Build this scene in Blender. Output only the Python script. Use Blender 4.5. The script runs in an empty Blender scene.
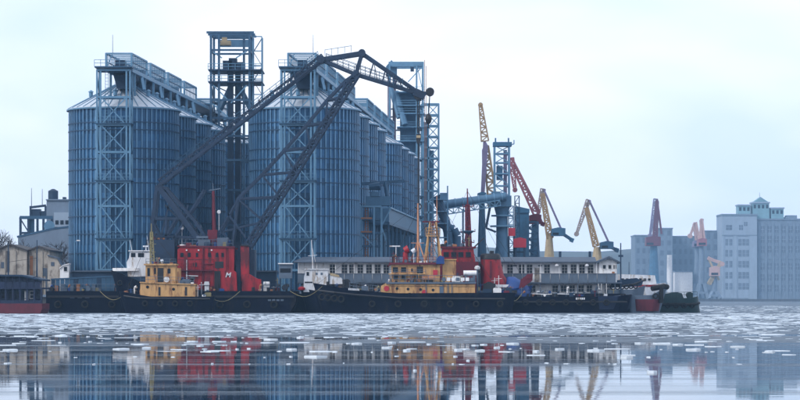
import bpy, math, random
from mathutils import Vector, Matrix
R = math.radians
rnd = random.Random(7)
scene = bpy.context.scene
col = scene.collection

# ------------------------------------------------------------------ camera
K = 2700.0          # focal length in pixels of an 800 px wide frame
CH = 2.0            # eye height above the water
HOR = 299.0         # row of the horizon
cam_d = bpy.data.cameras.new("camera")
cam_d.sensor_width = 36.0
cam_d.lens = K / 800 * 36.0
cam_d.shift_y = (HOR - 200) / 800
cam_d.clip_start = 1.0
cam_d.clip_end = 20000
cam = bpy.data.objects.new("camera", cam_d)
cam.location = (0, 0, CH)
cam.rotation_euler = (R(90), 0, 0)
col.objects.link(cam)
scene.camera = cam

# ------------------------------------------------------------------ sky and light
SUN_EL, SUN_AZ = 34.0, 232.0      # azimuth measured clockwise from +Y: behind the camera, to its left
world = bpy.data.worlds.new("World")
scene.world = world
world.use_nodes = True
wn, wl = world.node_tree.nodes, world.node_tree.links
wn.clear()
w_out = wn.new("ShaderNodeOutputWorld")
w_bg = wn.new("ShaderNodeBackground")
w_bg.inputs["Strength"].default_value = 0.1
w_sky = wn.new("ShaderNodeTexSky")
w_sky.sky_type = 'NISHITA'
w_sky.sun_disc = False
w_sky.sun_elevation = R(SUN_EL)
w_sky.sun_rotation = R(SUN_AZ)
w_sky.air_density = 1.2
w_sky.dust_density = 2.5
w_sky.ozone_density = 2.0
w_tc = wn.new("ShaderNodeTexCoord")
w_map = wn.new("ShaderNodeMapping")
w_map.inputs["Scale"].default_value = (5.0, 5.0, 13.0)
w_map.inputs["Location"].default_value = (0.8, 0.0, 0.0)
w_noise = wn.new("ShaderNodeTexNoise")
w_noise.inputs["Scale"].default_value = 1.15
w_noise.inputs["Detail"].default_value = 3.5
w_noise.inputs["Roughness"].default_value = 0.5
w_noise.inputs["Distortion"].default_value = 0.25
w_ramp = wn.new("ShaderNodeValToRGB")
w_ramp.color_ramp.elements[0].position = 0.30
w_ramp.color_ramp.elements[0].color = (8.3, 9.9, 12.6, 1)
w_ramp.color_ramp.elements[1].position = 0.66
w_ramp.color_ramp.elements[1].color = (12.5, 12.7, 13.6, 1)
e = w_ramp.color_ramp.elements.new(0.48)
e.color = (10.5, 11.4, 13.2, 1)
w_mix = wn.new("ShaderNodeMix")
w_mix.data_type = 'RGBA'
w_mix.inputs[0].default_value = 0.86        # mostly overcast
wl.new(w_tc.outputs["Generated"], w_map.inputs["Vector"])
wl.new(w_map.outputs["Vector"], w_noise.inputs["Vector"])
wl.new(w_noise.outputs["Fac"], w_ramp.inputs["Fac"])
wl.new(w_sky.outputs["Color"], w_mix.inputs[6])
wl.new(w_ramp.outputs["Color"], w_mix.inputs[7])
wl.new(w_mix.outputs[2], w_bg.inputs["Color"])
wl.new(w_bg.outputs["Background"], w_out.inputs["Surface"])

sun_d = bpy.data.lights.new("sun", 'SUN')
sun_d.energy = 1.5
sun_d.angle = R(10)
sun_d.color = (1.0, 0.97, 0.93)
sun = bpy.data.objects.new("sun", sun_d)
_d = Vector((math.sin(R(SUN_AZ)) * math.cos(R(SUN_EL)), math.cos(R(SUN_AZ)) * math.cos(R(SUN_EL)), math.sin(R(SUN_EL))))
sun.rotation_euler = _d.to_track_quat('Z', 'Y').to_euler()
sun.location = _d * 300
col.objects.link(sun)

vs = scene.view_settings
vs.view_transform = 'Standard'
vs.look = 'None'
vs.exposure = 0.15
vs.gamma = 1.0
vs.use_curve_mapping = False
scene.cycles.use_denoising = True
scene.cycles.volume_bounces = 2
scene.cycles.max_bounces = 8

# ------------------------------------------------------------------ helpers
def X(px, Y): return (px - 400.0) * Y / K
def Z(py, Y): return CH + (HOR - py) * Y / K
def P(px, py, Y): return Vector((X(px, Y), Y, Z(py, Y)))

class MB:
    """collects shapes (world coordinates) into one mesh"""
    def __init__(s): s.v = []; s.f = []
    def add(s, vs_, fs):
        o = len(s.v); s.v += [tuple(v) for v in vs_]; s.f += [tuple(i + o for i in f) for f in fs]; return s
    def bx(s, x0, x1, y0, y1, z0, z1):
        return s.add([(x0,y0,z0),(x1,y0,z0),(x1,y1,z0),(x0,y1,z0),(x0,y0,z1),(x1,y0,z1),(x1,y1,z1),(x0,y1,z1)],
                     [(0,3,2,1),(4,5,6,7),(0,1,5,4),(1,2,6,5),(2,3,7,6),(3,0,4,7)])
    def beam(s, p, q, w, h=None):
        p = Vector(p); q = Vector(q); h = h or w
        d = (q - p)
        if d.length < 1e-5: return s
        d.normalize()
        up = Vector((0,0,1)) if abs(d.z) < 0.95 else Vector((0,1,0))
        a = d.cross(up).normalized() * (w/2); b = a.cross(d).normalized() * (h/2)
        vs_ = [p-a-b, p+a-b, p+a+b, p-a+b, q-a-b, q+a-b, q+a+b, q-a+b]
        return s.add(vs_, [(0,1,2,3),(7,6,5,4),(0,4,5,1),(1,5,6,2),(2,6,7,3),(3,7,4,0)])
    def cyl(s, p, q, r0, r1=None, n=8, caps=True):
        p = Vector(p); q = Vector(q); r1 = r0 if r1 is None else r1
        d = (q-p).normalized()
        up = Vector((0,0,1)) if abs(d.z) < 0.95 else Vector((0,1,0))
        a = d.cross(up).normalized(); b = a.cross(d)
        vs_ = []; fs = []
        for i in range(n):
            t = 2*math.pi*i/n; u = a*math.cos(t) + b*math.sin(t)
            vs_ += [p + u*r0, q + u*r1]
        for i in range(n):
            j = (i+1) % n
            fs.append((2*i, 2*i+1, 2*j+1, 2*j))
        if caps:
            fs.append(tuple(2*i for i in range(n))); fs.append(tuple(2*i+1 for i in reversed(range(n))))
        return s.add(vs_, fs)
    def tube(s, pts, r, n=6):
        for a, b in zip(pts[:-1], pts[1:]): s.cyl(a, b, r, r, n)
        return s
    def lathe(s, prof, n, c=(0,0,0), caps=True):
        vs_ = []; fs = []; m = len(prof)
        for i in range(n):
            t = 2*math.pi*i/n
            for r, z in prof: vs_.append((c[0]+r*math.cos(t), c[1]+r*math.sin(t), c[2]+z))
        for i in range(n):
            j = (i+1) % n
            for k in range(m-1): fs.append((i*m+k, j*m+k, j*m+k+1, i*m+k+1))
        if caps:
            fs.append(tuple(i*m for i in reversed(range(n)))); fs.append(tuple(i*m+m-1 for i in range(n)))
        return s.add(vs_, fs)
    def prism(s, poly, y0, y1):
        """polygon in the XZ plane, pushed from y0 to y1"""
        n = len(poly)
        a = sum(poly[i][0]*poly[(i+1)%n][1]-poly[(i+1)%n][0]*poly[i][1] for i in range(n))
        if a < 0: poly = poly[::-1]
        vs_ = [(x,y0,z) for x,z in poly] + [(x,y1,z) for x,z in poly]
        fs = [tuple(range(n)), tuple(n+i for i in reversed(range(n)))]
        fs += [(i, n+i, n+(i+1)%n, (i+1)%n) for i in range(n)]
        return s.add(vs_, fs)

ORG = {}
def thing(name, label, cat, loc=(0,0,0), group=None, kind=None):
    o = bpy.data.objects.new(name, None); col.objects.link(o)
    o.empty_display_size = 0.5
    o.location = loc; ORG[o.name] = Vector(loc)
    tag(o, label, cat, group, kind); return o
def tag(o, label=None, cat=None, group=None, kind=None):
    if label: o['label'] = label
    if cat: o['category'] = cat
    if group: o['group'] = group
    if kind: o['kind'] = kind
    return o
def part(name, mb, mat, parent=None, smooth=False, kind=None, label=None):
    org = ORG[parent.name] if parent else Vector((0,0,0))
    me = bpy.data.meshes.new(name)
    me.from_pydata([(v[0]-org.x, v[1]-org.y, v[2]-org.z) for v in mb.v], [], mb.f)
    me.materials.append(mat)
    if smooth:
        me.polygons.foreach_set("use_smooth", [True]*len(me.polygons))
        try: me.set_sharp_from_angle(angle=R(40))
        except Exception: pass
    o = bpy.data.objects.new(name, me); col.objects.link(o)
    if parent: o.parent = parent
    ORG[o.name] = org
    if kind: o['kind'] = kind
    if label: o['label'] = label
    return o
def single(name, mb, mat, label, cat, group=None, kind=None, smooth=False):
    """a thing that is one mesh, its origin at its base"""
    xs = [v[0] for v in mb.v]; ys = [v[1] for v in mb.v]; zs = [v[2] for v in mb.v]
    c = Vector(((min(xs)+max(xs))/2, (min(ys)+max(ys))/2, min(zs)))
    mb.v = [(v[0]-c.x, v[1]-c.y, v[2]-c.z) for v in mb.v]
    o = part(name, mb, mat, None, smooth); o.location = c; ORG[o.name] = c
    return tag(o, label, cat, group, kind)
def copy_tree(o, parent=None, loc=None, label=None):
    c = o.copy(); col.objects.link(c)
    if parent: c.parent = parent
    if loc is not None: c.location = loc
    if label: c['label'] = label
    for ch in list(o.children): copy_tree(ch, c)
    return c
def beams(name, segs, w, mat, parent, h=None):
    """one object for each straight member"""
    for p, q in segs: part(name, MB().beam(p, q, w, h), mat, parent)

# ------------------------------------------------------------------ materials
def mat(name, c, rough=0.6, metal=0.0, var=0.25, scale=0.6, streak=1.0, c2=None, patch=0.0, bump=0.0, spec=0.4):
    m = bpy.data.materials.new(name); m.use_nodes = True
    n, l = m.node_tree.nodes, m.node_tree.links
    b = n["Principled BSDF"]
    b.inputs["Roughness"].default_value = rough
    b.inputs["Metallic"].default_value = metal
    b.inputs["Specular IOR Level"].default_value = spec
    tc = n.new("ShaderNodeTexCoord"); mp = n.new("ShaderNodeMapping")
    mp.inputs["Scale"].default_value = (scale*streak, scale*streak, scale)
    l.new(tc.outputs["Object"], mp.inputs["Vector"])
    t = n.new("ShaderNodeTexNoise"); t.inputs["Scale"].default_value = 1.0
    t.inputs["Detail"].default_value = 6; t.inputs["Roughness"].default_value = 0.62
    l.new(mp.outputs["Vector"], t.inputs["Vector"])
    mr = n.new("ShaderNodeMapRange")
    mr.inputs[1].default_value = 0.28; mr.inputs[2].default_value = 0.72
    mr.inputs[3].default_value = 1-var; mr.inputs[4].default_value = 1+var
    l.new(t.outputs["Fac"], mr.inputs[0])
    mul = n.new("ShaderNodeMix"); mul.data_type = 'RGBA'; mul.blend_type = 'MULTIPLY'; mul.inputs[0].default_value = 1
    mul.inputs[6].default_value = (*c, 1)
    l.new(mr.outputs[0], mul.inputs[7])
    outc = mul.outputs[2]
    if c2:
        t2 = n.new("ShaderNodeTexNoise"); t2.inputs["Scale"].default_value = 0.55
        t2.inputs["Detail"].default_value = 8; t2.inputs["Roughness"].default_value = 0.7
        l.new(mp.outputs["Vector"], t2.inputs["Vector"])
        r2 = n.new("ShaderNodeMapRange"); r2.interpolation_type = 'SMOOTHSTEP'
        r2.inputs[1].default_value = 0.62-patch*0.3; r2.inputs[2].default_value = 0.74-patch*0.3
        l.new(t2.outputs["Fac"], r2.inputs[0])
        mx = n.new("ShaderNodeMix"); mx.data_type = 'RGBA'
        l.new(r2.outputs[0], mx.inputs[0]); l.new(outc, mx.inputs[6]); mx.inputs[7].default_value = (*c2, 1)
        outc = mx.outputs[2]
    l.new(outc, b.inputs["Base Color"])
    rr = n.new("ShaderNodeMapRange"); rr.inputs[3].default_value = max(0.05, rough-0.12); rr.inputs[4].default_value = min(1, rough+0.12)
    l.new(t.outputs["Fac"], rr.inputs[0]); l.new(rr.outputs[0], b.inputs["Roughness"])
    if bump:
        bp = n.new("ShaderNodeBump"); bp.inputs["Strength"].default_value = bump; bp.inputs["Distance"].default_value = 0.05
        l.new(t.outputs["Fac"], bp.inputs["Height"]); l.new(bp.outputs["Normal"], b.inputs["Normal"])
    return m

M = {}
M['silo']    = mat("galvanised_sheet", (0.020,0.092,0.195), 0.5, 0.3, 0.22, 0.35, 4.0)
M['rib']     = mat("galvanised_rib", (0.10,0.23,0.38), 0.45, 0.3, 0.2, 0.4, 2.0)
M['ring']    = mat("weathered_ring", (0.022,0.062,0.125), 0.6, 0.2, 0.2)
M['roofm']   = mat("pale_roof_sheet", (0.50,0.56,0.63), 0.5, 0.2, 0.18, 0.5, c2=(0.32,0.38,0.45), patch=0.1)
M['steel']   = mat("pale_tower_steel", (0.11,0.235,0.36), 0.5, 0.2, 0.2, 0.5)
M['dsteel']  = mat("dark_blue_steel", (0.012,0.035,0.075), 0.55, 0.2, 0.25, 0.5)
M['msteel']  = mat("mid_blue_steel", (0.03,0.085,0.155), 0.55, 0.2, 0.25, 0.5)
M['clad']    = mat("gallery_cladding", (0.07,0.16,0.26), 0.5, 0.2, 0.2, 0.6, 2.0)
M['crane']   = mat("crane_black_paint", (0.012,0.030,0.066), 0.5, 0.1, 0.35, 0.8, c2=(0.024,0.046,0.088))
M['rope']    = mat("wire_rope", (0.015,0.016,0.02), 0.6)
M['red']     = mat("red_ship_paint", (0.29,0.005,0.012), 0.5, 0, 0.3, 0.4, 4.0, c2=(0.09,0.006,0.010), patch=0.42)
M['dred']    = mat("dark_red_paint", (0.11,0.004,0.016), 0.55, 0, 0.25, 0.7)
M['boot']    = mat("red_antifouling", (0.10,0.014,0.026), 0.6, 0, 0.35, 0.5, 2.0, c2=(0.06,0.03,0.04))
M['beige']   = mat("beige_ship_paint", (0.52,0.30,0.12), 0.55, 0, 0.22, 0.5, 4.0, c2=(0.22,0.10,0.04), patch=0.42)
M['navy']    = mat("navy_hull_paint", (0.003,0.005,0.016), 0.55, 0, 0.4, 0.4, 3.0, c2=(0.014,0.013,0.016), patch=0.3, spec=0.08)
M['bhull']   = mat("blue_hull_paint", (0.005,0.014,0.045), 0.5, 0, 0.3, 0.4, 1.5, c2=(0.006,0.012,0.035))
M['black']   = mat("black_paint", (0.012,0.012,0.016), 0.5)
M['rubber']  = mat("tyre_rubber", (0.004,0.004,0.005), 0.8)
M['white']   = mat("white_ship_paint", (0.60,0.62,0.66), 0.5, 0, 0.14, 0.6, 4.0, c2=(0.34,0.29,0.25), patch=0.35)
M['wall']    = mat("off_white_boards", (0.74,0.74,0.75), 0.6, 0, 0.16, 0.6, 4.0, c2=(0.42,0.40,0.38), patch=0.2)
M['grey']    = mat("grey_paint", (0.085,0.12,0.17), 0.6, 0, 0.2, 0.6, 2.0, c2=(0.05,0.06,0.085))
M['groof']   = mat("grey_roof_felt", (0.06,0.085,0.125), 0.7, 0, 0.25, 0.5)
M['glass']   = mat("dark_window_glass", (0.006,0.010,0.018), 0.25, 0, 0.3, 1.0, spec=0.2)
M['hazed']   = mat("hazed_pane", (0.09,0.125,0.18), 0.5, 0, 0.3, 0.1)  # far window glass, lightened to blue-grey so the colour carries the haze
M['frame']   = mat("white_window_frame", (0.62,0.62,0.62), 0.5)
M['shed']    = mat("weathered_beige_wall", (0.36,0.325,0.285), 0.8, 0, 0.25, 0.5, 2.0, c2=(0.15,0.125,0.11), patch=0.45, bump=0.2)
M['shedroof']= mat("dark_shed_roof", (0.05,0.045,0.05), 0.7, 0, 0.3)
M['rust']    = mat("rusty_steel", (0.30,0.13,0.06), 0.75, 0, 0.3, 0.8)
M['rope2']   = mat("salmon_mast_paint", (0.50,0.23,0.12), 0.5, 0, 0.2)
M['olive']   = mat("drab_mast_paint", (0.22,0.19,0.09), 0.6, 0, 0.25)
M['pblue']   = mat("bright_blue_paint", (0.010,0.05,0.20), 0.5, 0, 0.25)
M['teal']    = mat("teal_panel", (0.03,0.11,0.20), 0.55, 0, 0.25, 0.5)
M['green']   = mat("dark_green_hull", (0.006,0.028,0.034), 0.5, 0, 0.35, 0.5, 1.5, c2=(0.012,0.016,0.018))
M['yellow']  = mat("faded_yellow_crane", (0.36,0.28,0.17), 0.55, 0, 0.2)
M['ycrane']  = mat("ochre_crane", (0.31,0.21,0.11), 0.55, 0, 0.2)
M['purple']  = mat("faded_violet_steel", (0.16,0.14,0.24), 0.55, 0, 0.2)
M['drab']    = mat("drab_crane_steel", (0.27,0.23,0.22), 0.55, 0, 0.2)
M['hazed_pink'] = mat("hazed_pink_crane", (0.46,0.30,0.28), 0.6, 0, 0.15)  # pink paled so that distance haze sits in the colour
M['pink']    = mat("faded_red_crane", (0.27,0.09,0.11), 0.55, 0, 0.2)
M['pinkred'] = mat("bright_red_box", (0.42,0.02,0.04), 0.5, 0, 0.15)
M['conc']    = mat("hazed_concrete", (0.26,0.33,0.42), 0.85, 0, 0.12, 0.1, 2.0, c2=(0.21,0.27,0.35), patch=0.1)  # bluish tint puts the fade of distance haze into the walls
M['conc2']   = mat("grey_concrete", (0.15,0.20,0.27), 0.85, 0, 0.18, 0.15, 2.0)  # on the far blocks its blue cast also stands in for haze
M['rtower']  = mat("green_roof_house", (0.16,0.30,0.36), 0.6, 0, 0.15, 0.2)
M['quay']    = mat("quay_concrete", (0.07,0.075,0.085), 0.9, 0, 0.25, 0.3, c2=(0.08,0.08,0.085), patch=0.2, bump=0.3)
M['bark']    = mat("winter_bark", (0.05,0.045,0.05), 0.9, 0, 0.3)
M['hill']    = mat("wooded_hill", (0.06,0.075,0.08), 0.95, 0, 0.3, 0.03)
M['ice']     = mat("floe_ice", (0.58,0.65,0.72), 0.55, 0, 0.12, 1.2, bump=0.3)

def silo_mat():
    m = mat("galvanised_sheet", (0.026,0.098,0.205), 0.42, 0.45, 0.2, 0.25, 5.0, c2=(0.03,0.075,0.14), patch=0.1)
    n, l = m.node_tree.nodes, m.node_tree.links
    b = n["Principled BSDF"]
    src = b.inputs["Base Color"].links[0].from_socket
    tc = n.new("ShaderNodeTexCoord"); sep = n.new("ShaderNodeSeparateXYZ"); l.new(tc.outputs["Object"], sep.inputs[0])
    def mt(op, a, c):
        q = n.new("ShaderNodeMath"); q.operation = op
        for i_, v in enumerate((a, c)):
            if isinstance(v, (int, float)): q.inputs[i_].default_value = v
            else: l.new(v, q.inputs[i_])
        return q.outputs[0]
    ang = mt('FLOOR', mt('MULTIPLY', mt('ARCTAN2', sep.outputs[1], sep.outputs[0]), 22/6.28318), 0)
    row = mt('FLOOR', mt('MULTIPLY', sep.outputs[2], 0.86), 0)
    info = n.new("ShaderNodeObjectInfo")
    cmb = n.new("ShaderNodeCombineXYZ"); l.new(ang, cmb.inputs[0]); l.new(row, cmb.inputs[1]); l.new(info.outputs["Random"], cmb.inputs[2])
    wn_ = n.new("ShaderNodeTexWhiteNoise"); l.new(cmb.outputs[0], wn_.inputs["Vector"])
    mr_ = n.new("ShaderNodeMapRange"); mr_.inputs[3].default_value = 0.72; mr_.inputs[4].default_value = 1.3
    l.new(wn_.outputs["Value"], mr_.inputs[0])
    mul = n.new("ShaderNodeMix"); mul.data_type = 'RGBA'; mul.blend_type = 'MULTIPLY'; mul.inputs[0].default_value = 1
    l.new(src, mul.inputs[6]); l.new(mr_.outputs[0], mul.inputs[7]); l.new(mul.outputs[2], b.inputs["Base Color"])
    return m
M['silo'] = silo_mat()
M['rib'] = mat("galvanised_rib", (0.115,0.24,0.385), 0.4, 0.45, 0.3, 0.3, 3.0, c2=(0.07,0.14,0.23), patch=0.15)

M['brash'] = mat("brash_ice", (0.52,0.59,0.66), 0.7, 0, 0.35, 0.5, spec=0.15)
# water: clear dark water, with a skin of slush that thickens towards the ships
def water_mat():
    m = bpy.data.materials.new("icy_harbour_water"); m.use_nodes = True
    n, l = m.node_tree.nodes, m.node_tree.links
    b = n["Principled BSDF"]; out = n["Material Output"]
    tc = n.new("ShaderNodeTexCoord")
    def noise(sc, det, rough=0.55, dist=0.0):
        mp = n.new("ShaderNodeMapping"); mp.inputs["Scale"].default_value = sc
        l.new(tc.outputs["Object"], mp.inputs["Vector"])
        t = n.new("ShaderNodeTexNoise"); t.inputs["Scale"].default_value = 1; t.inputs["Detail"].default_value = det
        t.inputs["Roughness"].default_value = rough; t.inputs["Distortion"].default_value = dist
        l.new(mp.outputs["Vector"], t.inputs["Vector"]); return t.outputs["Fac"]
    def mr(src, a, b_, c, d, smooth=True):
        r = n.new("ShaderNodeMapRange"); r.interpolation_type = 'SMOOTHSTEP' if smooth else 'LINEAR'
        for i, v in enumerate((a, b_, c, d)): r.inputs[i+1].default_value = v
        l.new(src, r.inputs[0]); return r.outputs[0]
    def math_(op, a, c):
        q = n.new("ShaderNodeMath"); q.operation = op
        for i, v in enumerate((a, c)):
            if isinstance(v, (int, float)): q.inputs[i].default_value = v
            else: l.new(v, q.inputs[i])
        return q.outputs[0]
    b.inputs["IOR"].default_value = 1.33
    b.inputs["Base Color"].default_value = (0.008, 0.018, 0.035, 1)
    rough = mr(noise((0.05, 0.12, 1), 4, 0.6), 0.45, 0.65, 0.0, 0.035)
    l.new(rough, b.inputs["Roughness"])
    h1 = noise((0.5, 1.2, 1), 3, 0.5)
    h2 = noise((3.0, 7.0, 1), 2, 0.5)
    hh = math_('ADD', math_('MULTIPLY', h1, 0.0022), math_('MULTIPLY', h2, 0.00022))
    bp = n.new("ShaderNodeBump"); bp.inputs["Strength"].default_value = 0.5; bp.inputs["Distance"].default_value = 1.0
    l.new(hh, bp.inputs["Height"]); l.new(bp.outputs["Normal"], b.inputs["Normal"])
    # slush
    s = n.new("ShaderNodeBsdfPrincipled")
    s.inputs["Roughness"].default_value = 0.7; s.inputs["Specular IOR Level"].default_value = 0.12
    cr = n.new("ShaderNodeValToRGB"); cr.color_ramp.elements[0].position = 0.35; cr.color_ramp.elements[1].position = 0.68
    cr.color_ramp.elements[0].color = (0.055, 0.082, 0.115, 1); cr.color_ramp.elements[1].color = (0.19, 0.235, 0.285, 1)
    l.new(noise((0.9, 0.35, 1), 9, 0.74), cr.inputs["Fac"]); l.new(cr.outputs["Color"], s.inputs["Base Color"])
    bs = n.new("ShaderNodeBump"); bs.inputs["Strength"].default_value = 0.6; bs.inputs["Distance"].default_value = 0.1
    l.new(noise((1.2, 1.2, 1), 4), bs.inputs["Height"]); l.new(bs.outputs["Normal"], s.inputs["Normal"])
    sep = n.new("ShaderNodeSeparateXYZ"); l.new(tc.outputs["Object"], sep.inputs[0])
    cover = mr(sep.outputs[1], 84, 165, -0.24, 0.20, False)
    pat = math_('ADD', mr(noise((0.022, 0.06, 1), 7, 0.66, 0.5), 0.25, 0.75, 0.1, 0.9, False), cover)
    fac = mr(pat, 0.45, 0.64, 0.0, 0.9)
    streak = mr(noise((0.010, 0.30, 1), 6, 0.6, 0.3), 0.44, 0.70, 0.0, 0.7)
    fac = math_('MAXIMUM', fac, streak)
    mx = n.new("ShaderNodeMixShader")
    l.new(fac, mx.inputs[0]); l.new(b.outputs[0], mx.inputs[1]); l.new(s.outputs[0], mx.inputs[2])
    l.new(mx.outputs[0], out.inputs["Surface"])
    return m
M['water'] = water_mat()

# ------------------------------------------------------------------ setting: water, quays, hills
tag(part('water', MB().add([(-1600,-150,0),(1600,-150,0),(1600,3600,0),(-1600,3600,0)], [(0,1,2,3)]), M['water']), 'still dark harbour water skinned with slush', kind='structure')
QZ = 2.3
q = MB(); q.add([(-400,404,-3),(31,404,-3),(66,800,-3),(-400,800,-3),(-400,404,QZ),(31,404,QZ),(66,800,QZ),(-400,800,QZ)], [(0,3,2,1),(4,5,6,7),(0,1,5,4),(1,2,6,5),(2,3,7,6),(3,0,4,7)])
quay = tag(part('quay', q, M['quay']), 'low concrete quay behind the moored vessels', kind='structure')
part('coping', MB().bx(-400, 30.9, 403.6, 404.5, QZ, QZ+0.35), M['conc2'], quay)
q = MB(); q.prism([(-700,-3),(900,-3),(900,2.0),(-700,2.0)], 2126, 3500)
tag(part('far_quay', q, M['quay']), 'hazy far quay across the harbour', kind='structure')
q = MB()
pts = []
nx = 90
for j in range(7):
    for i in range(nx):
        x = -1300 + 2600*i/(nx-1); y = 2650 + j*110
        prof = math.sin(math.pi*j/6)
        h = (50 + 10*math.sin(x*0.006+1) + 6*math.sin(x*0.017+2) + rnd.uniform(-1.5,1.5)) * prof
        pts.append((x, y, 1.5 + max(0, h)))
q.add(pts, [(j*nx+i, j*nx+i+1, (j+1)*nx+i+1, (j+1)*nx+i) for j in range(6) for i in range(nx-1)])
tag(part('hills', q, M['hill'], smooth=True), 'low hazy hills on the horizon', kind='structure')

# ------------------------------------------------------------------ silos
SR, SH = 8.6, 29.8
def make_silo():
    t = thing('grain_silo', '', 'silo', (0,0,0), 'blue steel grain silos in two rows')
    part('base', MB().lathe([(SR+0.35,0),(SR+0.35,0.9),(SR+0.1,0.9)], 48), M['conc2'], t)
    part('wall', MB().lathe([(SR,0.9),(SR,SH)], 96, caps=False), M['silo'], t, True)
    s = MB()
    for k in range(66):
        a = 2*math.pi*k/66; c, n_ = math.cos(a), math.sin(a); w = 0.11
        p = [(SR-0.02)*c, (SR-0.02)*n_]; qx = [(SR+0.17)*c, (SR+0.17)*n_]; tx, ty = -n_*w, c*w
        vs_ = [(p[0]-tx,p[1]-ty,1),(qx[0]-tx,qx[1]-ty,1),(qx[0]+tx,qx[1]+ty,1),(p[0]+tx,p[1]+ty,1)]
        vs_ += [(v[0],v[1],SH-0.1) for v in vs_]
        s.add(vs_, [(0,1,5,4),(1,2,6,5),(2,3,7,6),(4,5,6,7)])
    part('stiffeners', s, M['rib'], t, kind='stuff')
    for z in (27.3, 26.1, 23.2, 21.6, 19.9, 17.8, 15.3, 12.6, 9.8, 6.8, 3.8):
        part('wind_ring', MB().lathe([(SR+0.02,z),(SR+0.24,z),(SR+0.24,z+0.16),(SR+0.02,z+0.16)], 72, caps=False), M['ring'], t, True)
    rf = part('roof', MB().lathe([(SR+0.35,SH-0.15),(SR+0.35,SH),(1.5,SH+3.9),(1.5,SH+4.4)], 72), M['roofm'], t, True)
    s = MB()
    for k in range(36):
        a = 2*math.pi*k/36; u = Vector((math.cos(a), math.sin(a), 0))
        s.beam(u*(SR+0.3)+Vector((0,0,SH+0.05)), u*1.6+Vector((0,0,SH+3.95)), 0.1, 0.12)
    part('roof_seams', s, M['steel'], rf, kind='stuff')
    part('eave_gutter', MB().lathe([(SR+0.36,SH-0.3),(SR+0.5,SH-0.3),(SR+0.5,SH-0.08),(SR+0.36,SH-0.08)], 72, caps=False), M['steel'], t, True)
    for k in range(6):
        a = 2*math.pi*(k+0.35)/6; u = Vector((math.cos(a), math.sin(a), 0))
        c = u*5.4 + Vector((0,0,SH+1.95))
        part('vent', MB().cyl(c, c+Vector((0,0,0.75)), 0.32, 0.32, 8).cyl(c+Vector((0,0,0.75)), c+Vector((0,0,1.05)), 0.5, 0.1, 8), M['steel'], rf)
    return t
ROWD = Vector((1.29, 17.85, 0))
L0 = Vector((X(124,430), 430, QZ)); R0 = Vector((X(304.5,430), 430, QZ))
steps = [0,1,2,3,5.3,6.3,7.3,8.3]
ords = ['front', 'second', 'third', 'fourth', 'fifth', 'sixth', 'seventh', 'rearmost']
silo = make_silo()
first = True
for side, base in (('left', L0), ('right', R0)):
    for k, st in enumerate(steps):
        if side == 'left' and st > 5.5: continue
        lab = f"tall blue ribbed steel silo with pale cone roof, {ords[k]} one of the {side} row"
        if side == 'left' and k == 4: lab = "blue ribbed steel silo just behind the left elevator tower, rearmost of the left row"
        if first:
            silo.location = base + ROWD*st; silo['label'] = lab; first = False
        else: copy_tree(silo, loc=base + ROWD*st, label=lab)

# front lattice towers of both rows, and the conveyor gallery on top
def front_tower(xl, xr, label):
    Y0, Y1 = 416.5, 419.8
    a, b = X(xl, Y0), X(xr, Y0); top = Z(70, Y0)
    t = thing('lattice_tower', label, 'tower', ((a+b)/2, (Y0+Y1)/2, QZ), 'lattice towers in front of the silos')
    for x in (a, a+0.55, b-0.55, b):
        part('post', MB().beam((x,Y0,QZ), (x,Y0,top), 0.26), M['steel'], t)
    for x in (a, b): part('post', MB().beam((x,Y1,QZ), (x,Y1,top), 0.26), M['steel'], t)
    lv = [Z(p_, Y0) for p_ in (70, 97, 125, 152, 182, 206, 240, 270)]
    for i, z in enumerate(lv):
        part('cross_beam', MB().beam((a,Y0,z), (b,Y0,z), 0.2, 0.3), M['steel'], t)
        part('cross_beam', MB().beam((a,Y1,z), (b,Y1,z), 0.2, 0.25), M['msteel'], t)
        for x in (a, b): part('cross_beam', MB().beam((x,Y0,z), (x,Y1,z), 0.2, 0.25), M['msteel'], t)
        if i in (2, 4, 6):
            part('platform', MB().bx(a-0.3, b+0.3, Y0-0.5, Y1, z+0.16, z+0.3), M['msteel'], t)
            r_ = MB()
            for zz in (0.75, 1.3): r_.beam((a-0.3,Y0-0.5,z+zz), (b+0.3,Y0-0.5,z+zz), 0.06)
            for s in range(5):
                xx = a-0.3 + (b-a+0.6)*s/4; r_.beam((xx,Y0-0.5,z+0.3), (xx,Y0-0.5,z+1.3), 0.06)
            part('railing', r_, M['steel'], t)
        if i < len(lv)-1:
            z2 = lv[i+1]; m_ = 0.6
            if i != 0:
                beams('brace', [((a+m_,Y0,z),(b-m_,Y0,z2)), ((b-m_,Y0,z),(a+m_,Y0,z2))], 0.16, M['steel'], t)
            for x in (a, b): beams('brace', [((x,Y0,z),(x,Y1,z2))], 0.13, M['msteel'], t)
    # ladder in a cage and the elevator trunk inside
    lad = MB(); xl_ = a+1.0
    for dx in (0, 0.45): lad.beam((xl_+dx,Y1-0.6,QZ), (xl_+dx,Y1-0.6,top), 0.07)
    for k in range(70): 
        z = QZ + 0.5*k
        if z < top: lad.beam((xl_,Y1-0.6,z), (xl_+0.45,Y1-0.6,z), 0.05)
    part('ladder', lad, M['steel'], t)
    return t
front_tower(97, 130, 'pale steel lattice tower with crossed braces before the front left silo')
front_tower(281, 314.5, 'pale steel lattice tower behind the crane boom, before the front right silo')

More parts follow.
